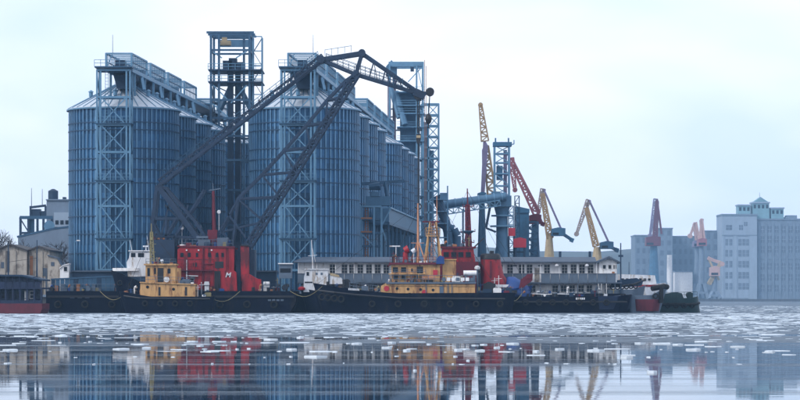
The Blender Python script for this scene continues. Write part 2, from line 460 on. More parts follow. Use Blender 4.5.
def top_gallery(px0, px1, tower_l, tower_r, base, label, nmod):
    Y0 = 418.0
    a, b = X(px0, Y0), X(px1, Y0); zt = Z(53.5, Y0); zf = Z(70, Y0)
    t = thing('roof_gallery', label, 'gallery', ((a+b)/2, Y0, zf-3), 'conveyor galleries along the silo roofs')
    length = 17.85*(8.3 if nmod > 6 else 6.0) + 14
    def off(y): return 1.29/17.85*(y-Y0)
    # two long girders
    for x in (a, b):
        part('girder', MB().beam((x,Y0,zf), (x+off(Y0+length),Y0+length,zf), 0.3, 0.55), M['steel'], t)
    part('floor', MB().add([(a,Y0,zf+.1),(b,Y0,zf+.1),(b+off(Y0+length),Y0+length,zf+.1),(a+off(Y0+length),Y0+length,zf+.1),
                            (a,Y0,zf+.2),(b,Y0,zf+.2),(b+off(Y0+length),Y0+length,zf+.2),(a+off(Y0+length),Y0+length,zf+.2)],
                           [(0,3,2,1),(4,5,6,7),(0,1,5,4),(1,2,6,5),(2,3,7,6),(3,0,4,7)]), M['dsteel'], t)
    for k in range(nmod):
        st = steps[k]
        y0 = Y0 + 17.85*st; y1 = y0 + 14.3
        o0, o1 = off(y0), off(y1)
        for (x, o, y) in ((a,o0,y0),(b,o0,y0),(a,o1,y1),(b,o1,y1)):
            part('post', MB().beam((x+o,y,zf), (x+o,y,zt), 0.26), M['steel'], t)
        for x in (a, b):
            part('top_rail', MB().beam((x+o0,y0,zt), (x+o1,y1,zt), 0.24), M['steel'], t)
            mid = (zf+zt)/2
            part('mid_rail', MB().beam((x+o0,y0,mid), (x+o1,y1,mid), 0.14), M['msteel'], t)
            pal = MB(); n_ = 12
            for s in range(1, n_):
                f = s/n_; xx = x+o0+(o1-o0)*f; yy = y0+(y1-y0)*f
                pal.beam((xx,yy,zf+0.1), (xx,yy,zt-0.1), 0.1, 0.13)
            part('side_slats', pal, M['clad'], t, kind='stuff')
        for yy, o in ((y0,o0),(y1,o1)):
            part('top_rail', MB().beam((a+o,yy,zt), (b+o,yy,zt), 0.24), M['steel'], t)
        part('brace', MB().beam((a+o0,y0,zf), (a+o0+1.0,y0,zt), 0.12), M['steel'], t)
        for s in range(1, 5):
            f = s/5; oo = o0+(o1-o0)*f; yy = y0+(y1-y0)*f
            part('roof_bar', MB().beam((a+oo,yy,zt), (b+oo,yy,zt), 0.16), M['steel'], t)
        part('conveyor_belt', MB().bx((a+b)/2+o0-0.7, (a+b)/2+o0+0.7, y0+1, y1-0.5, zf+0.21, zf+0.9), M['dsteel'], t)
        part('hopper', MB().prism([(a+o0+0.5,zf-0.3),(b+o0-0.4,zf-0.3),((a+b)/2+o0+0.9,zf-2.4),((a+b)/2+o0-0.9,zf-2.4)], y0+6.0, y0+11.0), M['dsteel'], t)
        # conveyor drive
        part('drive_unit', MB().bx((a+b)/2-0.8+o0, (a+b)/2+0.7+o0, y0+2, y0+5, zf+0.2, zf+1.7), M['dsteel'], t)
        # legs down to the silo roof and the filling spout
        for (yy) in (y0+3.5, y0+13.0):
            o = off(yy)
            for x in (a+0.1, b-0.1):
                part('leg', MB().beam((x+o,yy,zf), (x+o,yy,SH+QZ+1.6), 0.36), M['steel'], t)
        c = Vector(((a+b)/2+off(y0+12), y0+12, zf))
        part('spout', MB().cyl(c, c-Vector((0,0,zf-SH-QZ-4.2)), 0.75, 0.5, 10), M['dsteel'], t)
        w = MB(); o = off(y0+9.5)
        part('spout', MB().beam((b+o-0.1,y0+9.5,zf-0.3), (b+o+0.4,y0+8.6,SH+QZ+2.9), 0.5), M['steel'], t)
    # front landing over the lattice tower
    la, lb = X(tower_l, 416.3), X(tower_r, 416.3)
    part('landing', MB().bx(la-0.2, lb+0.2, 415.8, 420.0, zf+0.22, zf+0.42), M['msteel'], t)
    r_ = MB()
    for zz in (0.9, 1.4): r_.beam((la-0.2,415.85,zf+zz), (lb+0.2,415.85,zf+zz), 0.07)
    for s in range(7):
        xx = la-0.2+(lb-la+0.4)*s/6; r_.beam((xx,415.85,zf+0.4), (xx,415.85,zf+1.4), 0.07)
    part('railing', r_, M['steel'], t)
    mx_ = X(112 if px0 < 200 else 313, Y0)
    part('lightning_rod', MB().cyl((mx_,Y0+1,zt), (mx_,Y0+1,zt+3.0), 0.05, 0.03, 5), M['dsteel'], t)
    return t
top_gallery(106, 131.5, 96, 131, L0, 'steel conveyor gallery running along the roofs of the left silo row', 5)
top_gallery(288, 315.5, 280, 315, R0, 'steel conveyor gallery running along the roofs of the right silo row', 8)

# ------------------------------------------------------------------ elevator towers
def elevator_tower_left():
    Y0, Y1 = 500.0, 508.0
    a, b = X(211, Y0), X(249.5, Y0)
    t = thing('elevator_tower', 'tall open steel elevator tower rising between the two silo rows', 'tower', ((a+b)/2, 504, QZ))
    zt = Z(34, Y0)
    ins = X(219, Y0)
    for x, y in ((a,Y0),(b,Y0),(a,Y1),(b,Y1),(ins,Y0),(X(243.5,Y0),Y0+1.5)):
        part('post', MB().beam((x,y,QZ), (x,y,zt), 0.42), M['msteel'], t)
    for py_, dk in ((34,0),(50,0),(70,1),(82,1),(100,0),(118,0),(136,0),(160,0),(190,0),(225,0)):
        z = Z(py_, Y0)
        for y in (Y0, Y1): part('cross_beam', MB().beam((a,y,z), (b,y,z), 0.3, 0.36), M['msteel'], t)
        for x in (a, b): part('cross_beam', MB().beam((x,Y0,z), (x,Y1,z), 0.3, 0.36), M['msteel'], t)
        if dk:
            part('deck', MB().bx(a-0.5, b+2.4, Y0-0.6, Y1+0.5, z-0.1, z+0.12), M['dsteel'], t)
            r_ = MB()
            for zz in (0.6, 1.15): r_.beam((a-0.5,Y0-0.6,z+zz), (b+2.4,Y0-0.6,z+zz), 0.09)
            for s in range(9):
                xx = a-0.5+(b-a+2.9)*s/8; r_.beam((xx,Y0-0.6,z), (xx,Y0-0.6,z+1.15), 0.09)
            part('railing', r_, M['steel'], t)
    # roof beams that stick out
    for y in (Y0, (Y0+Y1)/2, Y1):
        part('roof_beam', MB().beam((X(206.5,Y0),y,zt+0.3), (X(254,Y0),y,zt+0.3), 0.3, 0.4), M['msteel'], t)
    part('roof_panel', MB().bx(a+1, b-0.6, Y1-0.3, Y1-0.1, zt-1.7, zt-0.3), M['clad'], t)
    part('hoist', MB().bx(X(219,Y0), X(230,Y0), Y0+2, Y0+4, Z(44,Y0), Z(39.5,Y0)).bx(X(221,Y0), X(226,Y0), Y0+2.3, Y0+3.4, Z(39.5,Y0), Z(36,Y0)), M['yellow'], t)
    # elevator heads, motors and trunks
    hd = MB()
    for (x0, x1, y0, y1) in ((223,232,70,61),(229,237,70,58.5),(236,245,70,62.5)):
        hd.bx(X(x0,504), X(x1,504), 503, 505.5, Z(y0,504), Z(y1,504))
    part('elevator_head', hd, M['dsteel'], t)
    for (x0, x1, dy) in ((228,233.5,0),(235,240.5,1.5)):
        part('elevator_trunk', MB().bx(X(x0,504), X(x1,504), 502.5+dy, 504.3+dy, QZ, Z(70,504)), M['dsteel'], t)
    for (p_, q_) in (((213,85),(229,101)),((247,85),(231,103)),((213,52),(222,58)),((247,51),(236,58)),((213,104),(228,117)),((247,120),(231,136))):
        part('brace', MB().beam(P(*p_,Y0), P(*q_,Y0), 0.22), M['steel'], t)
    zz = [Z(v, Y0) for v in (82,100,118,136,160,190,225)]
    for i in range(len(zz)-1):
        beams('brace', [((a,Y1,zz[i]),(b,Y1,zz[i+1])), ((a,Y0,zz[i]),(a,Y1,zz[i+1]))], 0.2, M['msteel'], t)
    part('spout', MB().cyl(P(232,84,503), P(219,112,503), 0.5, 0.5, 8).cyl(P(238,84,503), P(252,112,503), 0.5, 0.5, 8), M['msteel'], t)
    # stair tower at the side
    sa, sb = X(252.5, Y0), X(261.5, Y0); st = Z(36, Y0)
    for x, y in ((sa,Y0+1),(sb,Y0+1),(sa,Y0+4),(sb,Y0+4)):
        part('stair_post', MB().beam((x,y,QZ), (x,y,st), 0.2), M['steel'], t)
    nst = 18
    for k in range(nst):
        z0 = QZ + (st-QZ)*k/nst; z1 = QZ + (st-QZ)*(k+1)/nst
        part('stair_flight', MB().beam((sa if k%2 else sb,Y0+1.6+1.5*(k%2),z0), (sb if k%2 else sa,Y0+1.6+1.5*(k%2),z1), 0.7, 0.12), M['rust'] if k in (13,14) else M['msteel'], t)
        part('cross_beam', MB().beam((sa,Y0+1,z1), (sb,Y0+1,z1), 0.18), M['steel'], t)
    return t
elevator_tower_left()

def elevator_tower_right():
    Y0, Y1 = 592.0, 599.0
    a, b = X(389.5, Y0), X(423, Y0)
    t = thing('elevator_tower', 'steel elevator tower with boxed top beam beside the right silo row', 'tower', ((a+b)/2, 595.5, QZ))
    zt = Z(64, Y0)
    part('top_beam', MB().beam((a-0.2,Y0+1,zt), (b+0.2,Y0+1,zt), 1.1, 1.1), M['steel'], t); part('top_beam', MB().beam((a-0.2,Y1,zt), (b+0.2,Y1,zt), 0.5, 0.9), M['steel'], t)
    for x, y in ((b,Y0),(b-1.4,Y0),(b,Y1),(a,Y1),(a,Y0)):
        part('post', MB().beam((x,y,QZ), (x,y,zt), 0.38), M['steel'], t)
    part('hoist', MB().bx(X(410.5,Y0), X(414,Y0), Y0+0.4, Y0+1.6, Z(71,Y0), Z(66.5,Y0)), M['dsteel'], t)
    for (x0, x1, dy) in ((387.5,391,0),(392.5,396,1.5)):
        part('elevator_trunk', MB().bx(X(x0,595), X(x1,595), 594+dy, 595.4+dy, QZ, Z(72,595)), M['pinkdull'], t)
    part('elevator_head', MB().bx(X(386,595), X(397,595), 593.4, 597.4, Z(76,595), Z(67,595)), M['clad'], t)
    part('head_roof', MB().prism([(X(386,595),Z(67,595)),(X(397,595),Z(67,595)),(X(391.5,595),Z(60.5,595))], 593.6, 597), M['clad'], t)
    part('panel_house', MB().bx(X(400,597), X(420,597), 596.2, 598.5, Z(215,597), Z(92,597)), M['teal2'], t)
    for py_ in (92, 105.5, 113.5, 127, 141, 158, 176, 196, 216, 236):
        z = Z(py_, Y0)
        part('deck', MB().bx(X(397,Y0), b+0.3, Y0-0.6, Y1, z-0.1, z+0.1), M['steel'], t)
        r_ = MB()
        for k_ in (0.6, 1.1): r_.beam((X(397,Y0),Y0-0.6,z+k_), (b+0.3,Y0-0.6,z+k_), 0.08)
        part('railing', r_, M['steel'], t)
        part('cross_beam', MB().beam((a,Y1-0.2,z-0.3), (b,Y1-0.2,z-0.3), 0.3), M['msteel'], t)
    lv = [Z(v,Y0) for v in (64,92,127,158,196,236)]
    for i in range(5):
        beams('brace', [((b,Y0,lv[i]),(b,Y1,lv[i+1])), ((b-1.4,Y0,lv[i]),(b,Y0,lv[i+1]))], 0.16, M['steel'], t)
    part('brace', MB().beam(P(408,82,Y0), P(421,68,Y0), 0.2), M['steel'], t)
    part('spout', MB().cyl(P(391,88,594), P(399,118,592), 0.55, 0.55, 8).cyl(P(396,92,594), P(405,125,591), 0.7, 0.7, 8), M['clad'], t)
    part('ladder', MB().beam(P(424.6,60,Y0), P(424.6,235,Y0), 0.12).beam(P(426,66,Y0), P(426,235,Y0), 0.12), M['rust'], t)
    return t
M['pinkdull'] = mat("dull_pink_trunk", (0.22,0.17,0.22), 0.6, 0, 0.2)
M['teal2'] = mat("blue_sheet_panel", (0.05,0.13,0.22), 0.55, 0.1, 0.22, 0.5, 2.0)
elevator_tower_right()

def far_lattice():
    Y0, Y1 = 608.0, 612.0
    a, b = X(421.5, Y0), X(438.7, Y0)
    t = thing('lattice_tower', 'open square lattice tower at the far end of the right silo row', 'tower', ((a+b)/2, 610, QZ), 'lattice towers in front of the silos')
    zt = Z(104, Y0)
    for x, y in ((a,Y0),(b,Y0),(a,Y1),(b,Y1)): part('post', MB().beam((x,y,QZ), (x,y,zt), 0.36), M['steel'], t)
    part('post', MB().beam((a+1.6,Y0,QZ), (a+1.6,Y0,zt), 0.3), M['steel'], t)
    n = 13
    for k in range(n+1):
        z = zt - (zt-Z(245,Y0))*k/n
        for y in (Y0, Y1): part('cross_beam', MB().beam((a,y,z), (b,y,z), 0.3, 0.36), M['steel'], t)
        part('cross_beam', MB().beam((b,Y0,z), (b,Y1,z), 0.3), M['steel'], t)
        if k < n:
            z2 = zt - (zt-Z(245,Y0))*(k+1)/n
            l_, r_ = ((a+1.6,b) if k%2 else (b,a+1.6))
            beams('brace', [((l_,Y0,z),(r_,Y0,z2)), ((r_,Y1,z),(l_,Y1,z2))], 0.18, M['steel'], t)
    part('elevator_trunk', MB().bx(a+0.4, a+1.5, Y0+1, Y0+2.4, QZ, zt-4), M['clad'], t)
    part('panel_house', MB().bx(a+0.1, X(434,Y0), Y0+1.5, Y1-0.5, QZ, Z(150,Y0)), M['teal2'], t)
far_lattice()

# ------------------------------------------------------------------ side gallery on posts, right of the right row
def side_gallery():
    t = thing('conveyor_gallery', 'enclosed blue conveyor gallery on posts beside the right silo row', 'gallery', (X(392,446), 446, QZ))
    Ya, Yb = 446.0, 520.0
    ztop = Z(207, 446); zb = Z(222, 446)
    xa = X(389, Ya); dx = (Yb-Ya)*0.074; w = 2.6
    def loft(x0, x1, z0, z1, y0=Ya, y1=Yb):
        o0 = (y0-Ya)*0.074; o1 = (y1-Ya)*0.074
        return MB().add([(x0+o0,y0,z0),(x1+o0,y0,z0),(x1+o1,y1,z0),(x0+o1,y1,z0),(x0+o0,y0,z1),(x1+o0,y0,z1),(x1+o1,y1,z1),(x0+o1,y1,z1)],
                        [(0,3,2,1),(4,5,6,7),(0,1,5,4),(1,2,6,5),(2,3,7,6),(3,0,4,7)])
    part('enclosure', loft(xa-w, xa, zb, ztop-0.25), M['teal2'], t)
    part('roof', loft(xa-w-0.25, xa+0.3, ztop-0.24, ztop), M['steel'], t)
    part('girder', loft(xa-w-0.06, xa+0.08, zb-0.45, zb-0.02), M['msteel'], t)
    for k in range(9):
        y = Ya+0.5+k*9; o = (y-Ya)*0.074
        for x in (xa-w+0.2, xa-0.1): part('post', MB().beam((x+o,y,QZ), (x+o,y,zb-0.45), 0.3), M['msteel'], t)
        part('brace', MB().beam((xa-w+0.2+o,y,QZ+6), (xa-0.1+o,y,QZ+1), 0.2), M['msteel'], t)
    f = thing('stair_frame', 'bolted steel stair frame with rusty ladder beside the front right silo', 'frame', (X(373,438), 438, QZ))
    Y0, Y1 = 436.5, 440.0
    xs = [X(v, Y0) for v in (361, 374, 381.5)]
    zt = Z(206.5, Y0)
    for x in xs:
        for y in (Y0, Y1): part('post', MB().beam((x,y,QZ), (x,y,zt), 0.3), M['steel'], f)
    for v in (206.5, 219.5, 233, 246, 260):
        z = Z(v, Y0)
        for y in (Y0, Y1): part('cross_beam', MB().beam((xs[0],y,z), (xs[2],y,z), 0.22, 0.3), M['steel'] if v < 210 else M['msteel'], f)
        part('deck', MB().bx(xs[0], xs[2], Y0+0.1, Y1, z-0.06, z+0.06), M['dsteel'], f)
    lad = MB()
    for dx in (365.3, 368): lad.beam(P(dx,207,Y0+1), P(dx,265,Y0+1), 0.16)
    for k in range(22): lad.beam(P(365.3,208+k*2.6,Y0+1), P(368,208+k*2.6,Y0+1), 0.1)
    part('ladder', lad, M['rust'], f)
    for v in (219, 232.6): part('kick_board', MB().bx(xs[0], X(372,Y0), Y0-0.25, Y0-0.16, Z(v,Y0), Z(v-1.6,Y0)), M['rust'], f)
    beams('brace', [(P(391,208,Y0), P(381.5,226,Y0)), (P(381.5,226,Y0), P(386,240,Y0)), (P(361,233,Y0), P(374,246,Y0))], 0.2, M['steel'], f)
    h = part('drive_house', MB().bx(X(366,438), X(390,438), 436.8, 440, Z(205.8,438), Z(196.5,438)).bx(X(371,438), X(380,438), 436.6, 438, Z(196.5,438), Z(192,438)), M['teal2'], f)
    part('discharge_pipe', MB().beam(P(361,184,438), P(404,181,438), 0.5).cyl(P(385,182,438), P(389,205,438), 0.35, 0.35, 8).cyl(P(369,187,437), P(380,186,437), 0.5, 0.7, 8), M['msteel'], f)
side_gallery()

# ------------------------------------------------------------------ tube gallery and ship loader
def lattice(p, q, w0, w1, n, t=0.12, depth=None, shape=None):
    """a lattice beam of four chords from p to q; widths w0 at p and w1 at q (in the XZ plane), depth along Y"""
    mb = MB(); p = Vector(p); q = Vector(q); d = (q-p).normalized()
    up = Vector((-d.z, 0, d.x)); dep = depth or max(w0, w1)
    if abs(d.x) + abs(d.z) < 0.2: up = Vector((0,0,1))
    side = Vector((0,1,0))
    def corner(k, a, b):
        f = k/n; w = w0+(w1-w0)*f
        if shape: w *= shape(f)
        return p + (q-p)*f + up*(a*w/2) + side*(b*dep/2)
    for a in (-1,1):
        for b in (-1,1):
            for k in range(n): mb.beam(corner(k,a,b), corner(k+1,a,b), t*1.3)
    for k in range(n):
        for b in (-1,1): mb.beam(corner(k,-1 if k%2 else 1,b), corner(k+1,1 if k%2 else -1,b), t)
        for a in (-1,1): mb.beam(corner(k,a,-1 if k%2 else 1), corner(k+1,a,1 if k%2 else -1), t)
    for k in range(n+1):
        for b in (-1,1): mb.beam(corner(k,-1,b), corner(k,1,b), t)
    return mb

def tube_gallery():
    Y = 545
    t = thing('tube_conveyor', 'pale sloping tube conveyor bridging from the silos to the ship loader', 'conveyor', (X(470,Y), Y, QZ))
    a, b = P(436,205.5,Y), P(506,196.5,Y)
    part('tube', MB().cyl(a, b, 0.85, 0.85, 16), M['clad'], t, True)
    for k in range(9):
        c = a+(b-a)*(k+0.5)/9; d = (b-a).normalized()*0.12
        part('tube_flange', MB().cyl(c-d, c+d, 0.98, 0.98, 16), M['steel'], t, True)
    part('bridge_truss', lattice(P(438,213,Y), P(500,203,Y), 1.1, 1.1, 12, 0.14, 1.6), M['steel'], t)
    for px_ in (463, 466.5, 481):
        part('post', MB().beam((X(px_,Y),Y,QZ), (X(px_,Y),Y,Z(209,Y)), 0.36), M['msteel'], t)
    part('brace', MB().beam((X(463,Y),Y,Z(250,Y)), (X(466.5,Y),Y,Z(230,Y)), 0.2), M['msteel'], t)
    part('walkway', MB().bx(X(458,Y), X(472,Y), Y-1, Y+1, Z(233,Y), Z(231.5,Y)), M['steel'], t)
    # curved ducts at the silo end
    d = thing('dust_duct', 'fat bent blue ducts at the right end of the silos', 'duct', (X(445,540), 540, QZ))
    def arc(pts, r): return MB().tube([P(*v, 538) for v in pts], r, 10)
    part('duct', arc([(436,196),(441,208),(445,220),(448,232),(449,244),(449,292)], 0.95), M['msteel'], d, True)
    part('duct', arc([(438,222),(446,227),(454,229),(457,236),(457,290)], 0.8), M['msteel'], d, True)
    part('valve_box', MB().bx(X(440,537), X(447,537), 536, 538.5, Z(200,537), Z(193,537)), M['steel'], d)
    for v in (200, 212, 224, 238):
        part('platform', MB().bx(X(432,536), X(448,536), 535, 539, Z(v,536), Z(v-1,536)), M['steel'], d)
    for v in (433, 447.5): part('post', MB().beam((X(v,536),535.2,QZ), (X(v,536),535.2,Z(186,536)), 0.26), M['steel'], d)
tube_gallery()

def ship_loader():
    Y = 548
    t = thing('ship_loader', 'blue grey ship loader tower with flat crown platform', 'loader', (X(502,Y), Y, QZ))
    a, b = X(494.5,Y), X(509,Y)
    y0, y1 = Y-1.6, Y+1.6
    zt = Z(146,Y); zm = Z(206,Y)
    for x in (a, b):
        for y in (y0, y1): part('post', MB().beam((x,y,zm), (x*1.0,y,zt), 0.34), M['steel'], t)
    part('crown_platform', MB().bx(X(493,Y), X(511.5,Y), y0-0.4, y1+0.4, Z(146.5,Y), Z(142.5,Y)), M['teal'], t)
    for v in (495.5, 508.5): part('crown_horn', MB().beam((X(v,Y),Y,Z(143,Y)), (X(v,Y),Y,Z(138,Y)), 0.3), M['teal'], t)
    part('crown_rail', MB().beam(P(509,145,Y), P(514,144,Y), 0.2).beam(P(514,144,Y), P(514,140,Y), 0.2), M['steel'], t)
    lv = [146,154,163,174,186,196,206]
    for i, v in enumerate(lv):
        for y in (y0, y1): part('cross_beam', MB().beam((a,y,Z(v,Y)), (b,y,Z(v,Y)), 0.26), M['steel'], t)
        if i < len(lv)-1: beams('brace', [((a,y0,Z(v,Y)),(b,y0,Z(lv[i+1],Y))), ((b,y1,Z(v,Y)),(a,y1,Z(lv[i+1],Y)))], 0.17, M['steel'], t)
    part('elevator_cabin', MB().bx(X(496.5,Y), X(502.5,Y), y0+0.3, y1-0.5, Z(180,Y), Z(166,Y)), M['teal'], t)
    part('elevator_trunk', MB().bx(X(503.5,Y), X(507,Y), Y-0.4, Y+0.5, Z(205,Y), Z(150,Y)), M['purple'], t)
    part('slewing_house', MB().bx(X(489,Y), X(511,Y), y0-0.8, y1+0.8, Z(207,Y), Z(196,Y)).bx(X(491,Y), X(500,Y), y0-0.9, y0-0.2, Z(196,Y), Z(192,Y)), M['clad'], t)
    part('column', MB().lathe([(1.45,QZ),(1.45,Z(252,Y)),(1.2,Z(246,Y)),(1.15,Z(216,Y)),(1.6,Z(207.5,Y))], 20, (X(502,Y),Y,0)), M['clad'], t, True)
    part('ring_platform', MB().lathe([(2.4,Z(227,Y)),(2.4,Z(225.5,Y))], 20, (X(502,Y),Y,0)), M['steel'], t)
    part('ring_platform', MB().lathe([(2.2,Z(216.5,Y)),(2.2,Z(215,Y))], 20, (X(502,Y),Y,0)), M['steel'], t)
    part('loading_arm', MB().beam(P(490,207,Y-2), P(486,228,Y-2), 0.5).beam(P(486,228,Y-2), P(496,232,Y-2), 0.4), M['dsteel'], t)
    part('stair', lattice(P(511,206,Y), P(511,262,Y), 1.0, 1.0, 9, 0.12, 1.2), M['steel'], t)
    part('stair', lattice(P(517,196,Y+1), P(517,262,Y+1), 0.9, 0.9, 9, 0.12, 1.2), M['msteel'], t)
ship_loader()
Y = 556
t = thing('transfer_house', 'dark teal sheet clad transfer house behind the ship loader', 'building', (X(523,Y), Y, QZ))
part('wall', MB().bx(X(516.5,Y), X(529,Y), Y, Y+6, QZ, Z(213,Y)), M['teal'], t)
part('roof', MB().prism([(X(516,Y),Z(212.9,Y)),(X(529.5,Y),Z(212.9,Y)),(X(529.5,Y),Z(209,Y)),(X(516,Y),Z(206,Y))], Y-0.3, Y+6.3), M['teal'], t)
for i in range(4):
    part('wall_panel', MB().bx(X(516.9+i*3,Y), X(519.6+i*3,Y), Y-0.12, Y-0.01, QZ+0.4, Z(215,Y)), M['teal'], t)
part('annex', lattice(P(533,222,Y+3), P(533,262,Y+3), 2.0, 2.0, 7, 0.2, 3.0), M['msteel'], t)
single('control_cabin', MB().bx(X(508.5,541), X(515,541), 540, 542.5, Z(236,541), Z(228,541)), M['pinkred'],
       'small square pink red cabin at the foot of the ship loader', 'cabin')
single('machinery_house', MB().prism([(X(513.5,538),Z(247.6,538)),(X(526,538),Z(247.6,538)),(X(526,538),Z(239,538)),(X(520,538),Z(237.4,538)),(X(513.5,538),Z(239,538))], 537, 540), M['pinkred'],
       'larger pink red machinery house beside the teal transfer house', 'cabin')

t = thing('cabin_scaffold', 'dark steel scaffold that carries the two red cabins by the ship loader', 'scaffold', (X(516,541), 541, QZ))
for v, top, yy in ((509,236,540.3),(514.5,236,540.3),(509,236,542.2),(514.5,236,542.2),(515.5,248,537.4),(524,248,537.4),(515.5,248,539.6),(524,248,539.6)):
    part('post', MB().beam((X(v,540),yy,QZ), (X(v,540),yy,Z(top,540)), 0.3), M['dsteel'], t)
for v in (252, 268):
    part('cross_beam', MB().beam((X(508,540),540,Z(v,540)), (X(525,540),540,Z(v,540)), 0.3), M['dsteel'], t)

# ------------------------------------------------------------------ level luffing harbour cranes
def harbour_crane(label, Y, jib, boom, stay, house, column, cj, cb, ch, cc, w=0.9, arm=None, cstay=None, ground=QZ, nb=8):
    cx = X((column[0]+column[1])/2, Y)
    t = thing('harbour_crane', label, 'crane', (cx, Y, ground), 'harbour cranes on the quays')
    sc = Y/600.0
    part('jib', lattice(P(*jib[0],Y), P(*jib[1],Y), w*1.15, w*0.45, nb, 0.2*sc, w), cj, t)
    part('boom', lattice(P(*boom[0],Y), P(*boom[1],Y), w*0.7, w*1.4, nb+2, 0.30*sc, w*1.2), cb, t)
    s_ = MB()
    for dy in (-0.6, 0.6): s_.beam(P(*stay[0],Y)+Vector((0,dy*sc,0)), P(*stay[1],Y)+Vector((0,dy*sc,0)), 0.34*sc)
    for f in (0.2, 0.45, 0.7): 
        c = P(*stay[0],Y).lerp(P(*stay[1],Y), f); s_.beam(c-Vector((0,.6*sc,0)), c+Vector((0,.6*sc,0)), 0.2)
    part('stay', s_, cstay or cb, t)
    part('jib_link', MB().beam(P(*jib[0],Y), P(*boom[0],Y), 0.4*sc), cj, t)
    tip = P(*jib[1],Y)
    part('pulley', MB().cyl(tip-Vector((0,.5*sc,0)), tip+Vector((0,.5*sc,0)), 0.55*sc, 0.55*sc, 10), cj, t)
    hx0,hx1,hy0,hy1 = house
    hs = part('house', MB().prism([(X(hx0,Y),Z(hy1,Y)),(X(hx1,Y),Z(hy1,Y)),(X(hx1,Y),Z(hy0+1,Y)),(X((hx0+hx1)/2,Y),Z(hy0,Y)),(X(hx0,Y),Z(hy0+1.5,Y))], Y-1.8*sc, Y+1.8*sc), ch, t)
    part('window', MB().bx(X(hx0,Y)+0.3, X(hx0,Y)+1.6*sc, Y-1.85*sc, Y-1.75*sc, Z(hy1-1,Y), Z(hy1-3.2,Y)), M['glass'], t)
    if arm:
        part('counterweight_arm', MB().beam(P(*arm[0],Y), P(*arm[1],Y), 0.9*sc, 0.7*sc), ch, t)
        part('counterweight', MB().beam(P(arm[1][0]-2,arm[1][1]-0.6,Y), P(arm[1][0]+1.5,arm[1][1]+0.8,Y), 1.6*sc, 0.9*sc), ch, t)
    c0, c1, cy0, cy1 = column
    zt, zb = Z(cy0,Y), Z(cy1,Y); rt = (X(c1,Y)-X(c0,Y))/2
    part('column', MB().lathe([(rt*1.35,zb),(rt*0.8,zt)], 10, (cx,Y,0)), cc, t)
    for s in (-1,1):
        for u in (-1,1):
            part('portal_leg', MB().beam((cx+s*rt*0.9,Y+u*rt*0.9,zb), (cx+s*(rt+2.6),Y+u*(rt+2.6),ground), 0.7*sc), cc, t)
    for s in (-1,1): part('portal_beam', MB().beam((cx-rt-2,Y+s*(rt+2),zb*0.35+ground), (cx+rt+2,Y+s*(rt+2),zb*0.35+ground), 0.5*sc), cc, t)
    return t
tall_crane = harbour_crane('tall ochre crane with upright jib just left of the ship loader tower', 556, ((485,141),(480.5,105)), ((486,146),(493,206)), ((484,141),(481.5,196)),
              (477.5,486,192,202), (478.5,485.5,202,262), M['ycrane'], M['ycrane'], M['teal'], M['teal'], 1.3, None, M['purple'])
part('balance_link', MB().prism([(X(482.5,555),Z(194,555)),(X(484.6,555),Z(194,555)),(X(488,555),Z(146,555)),(X(485.5,555),Z(141,555)),(X(482,555),Z(150,555))], 554.6, 555.6), M['purple'], tall_crane)
harbour_crane('faded red crane with slanting twin booms right of the ship loader', 566, ((511,158),(515,190)), ((511,160),(537,214)), ((512,158),(543,224)),
              (529,541,214,224), (531,539,224,262), M['pink'], M['pink'], M['dred'], M['teal'], 1.0, ((537,220),(543,224)), M['pink'])
harbour_crane('ochre harbour crane with folded jib above the landing stage, left of two', 640, ((543,189),(537.3,218)), ((542.5,194),(550,238)), ((543.5,189),(562,231)),
              (551,565,227.5,236), (545.5,553,234,258), M['drab'], M['ycrane'], M['teal'], M['yellow'], 0.95, ((560,232),(572,240)), M['purple'])
harbour_crane('pale harbour crane with folded jib above the landing stage, right of two', 690, ((588.5,200),(576.5,234)), ((586.5,208),(596,246)), ((589,200),(609,243)),
              (600,613,241,249), (593,601,247,262), M['drab'], M['ycrane'], M['msteel'], M['yellow'], 0.95, ((608,246),(617,250)), M['purple'])
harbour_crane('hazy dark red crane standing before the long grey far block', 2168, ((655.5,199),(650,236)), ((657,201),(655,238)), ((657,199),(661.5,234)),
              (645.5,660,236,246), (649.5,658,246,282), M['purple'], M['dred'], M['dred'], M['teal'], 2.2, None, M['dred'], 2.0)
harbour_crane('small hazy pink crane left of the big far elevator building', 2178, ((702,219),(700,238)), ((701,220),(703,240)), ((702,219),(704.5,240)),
              (697.5,706,238,246), (699,704,246,284), M['hazed_pink'], M['hazed_pink'], M['pink'], M['conc2'], 1.6, None, M['hazed_pink'], 2.0)
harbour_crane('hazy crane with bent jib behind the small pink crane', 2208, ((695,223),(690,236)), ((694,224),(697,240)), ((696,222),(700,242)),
              (693,701,240,247), (694.5,699.5,247,284), M['hazed_pink'], M['hazed_pink'], M['purple'], M['conc2'], 1.4, None, M['hazed_pink'], 2.0)
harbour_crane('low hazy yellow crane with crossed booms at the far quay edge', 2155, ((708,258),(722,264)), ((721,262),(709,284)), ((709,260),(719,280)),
              (710,719,266,276), (712.5,716.5,276,292), M['hazed_pink'], M['yellow'], M['hazed_pink'], M['conc2'], 1.6, None, M['yellow'], 2.0)

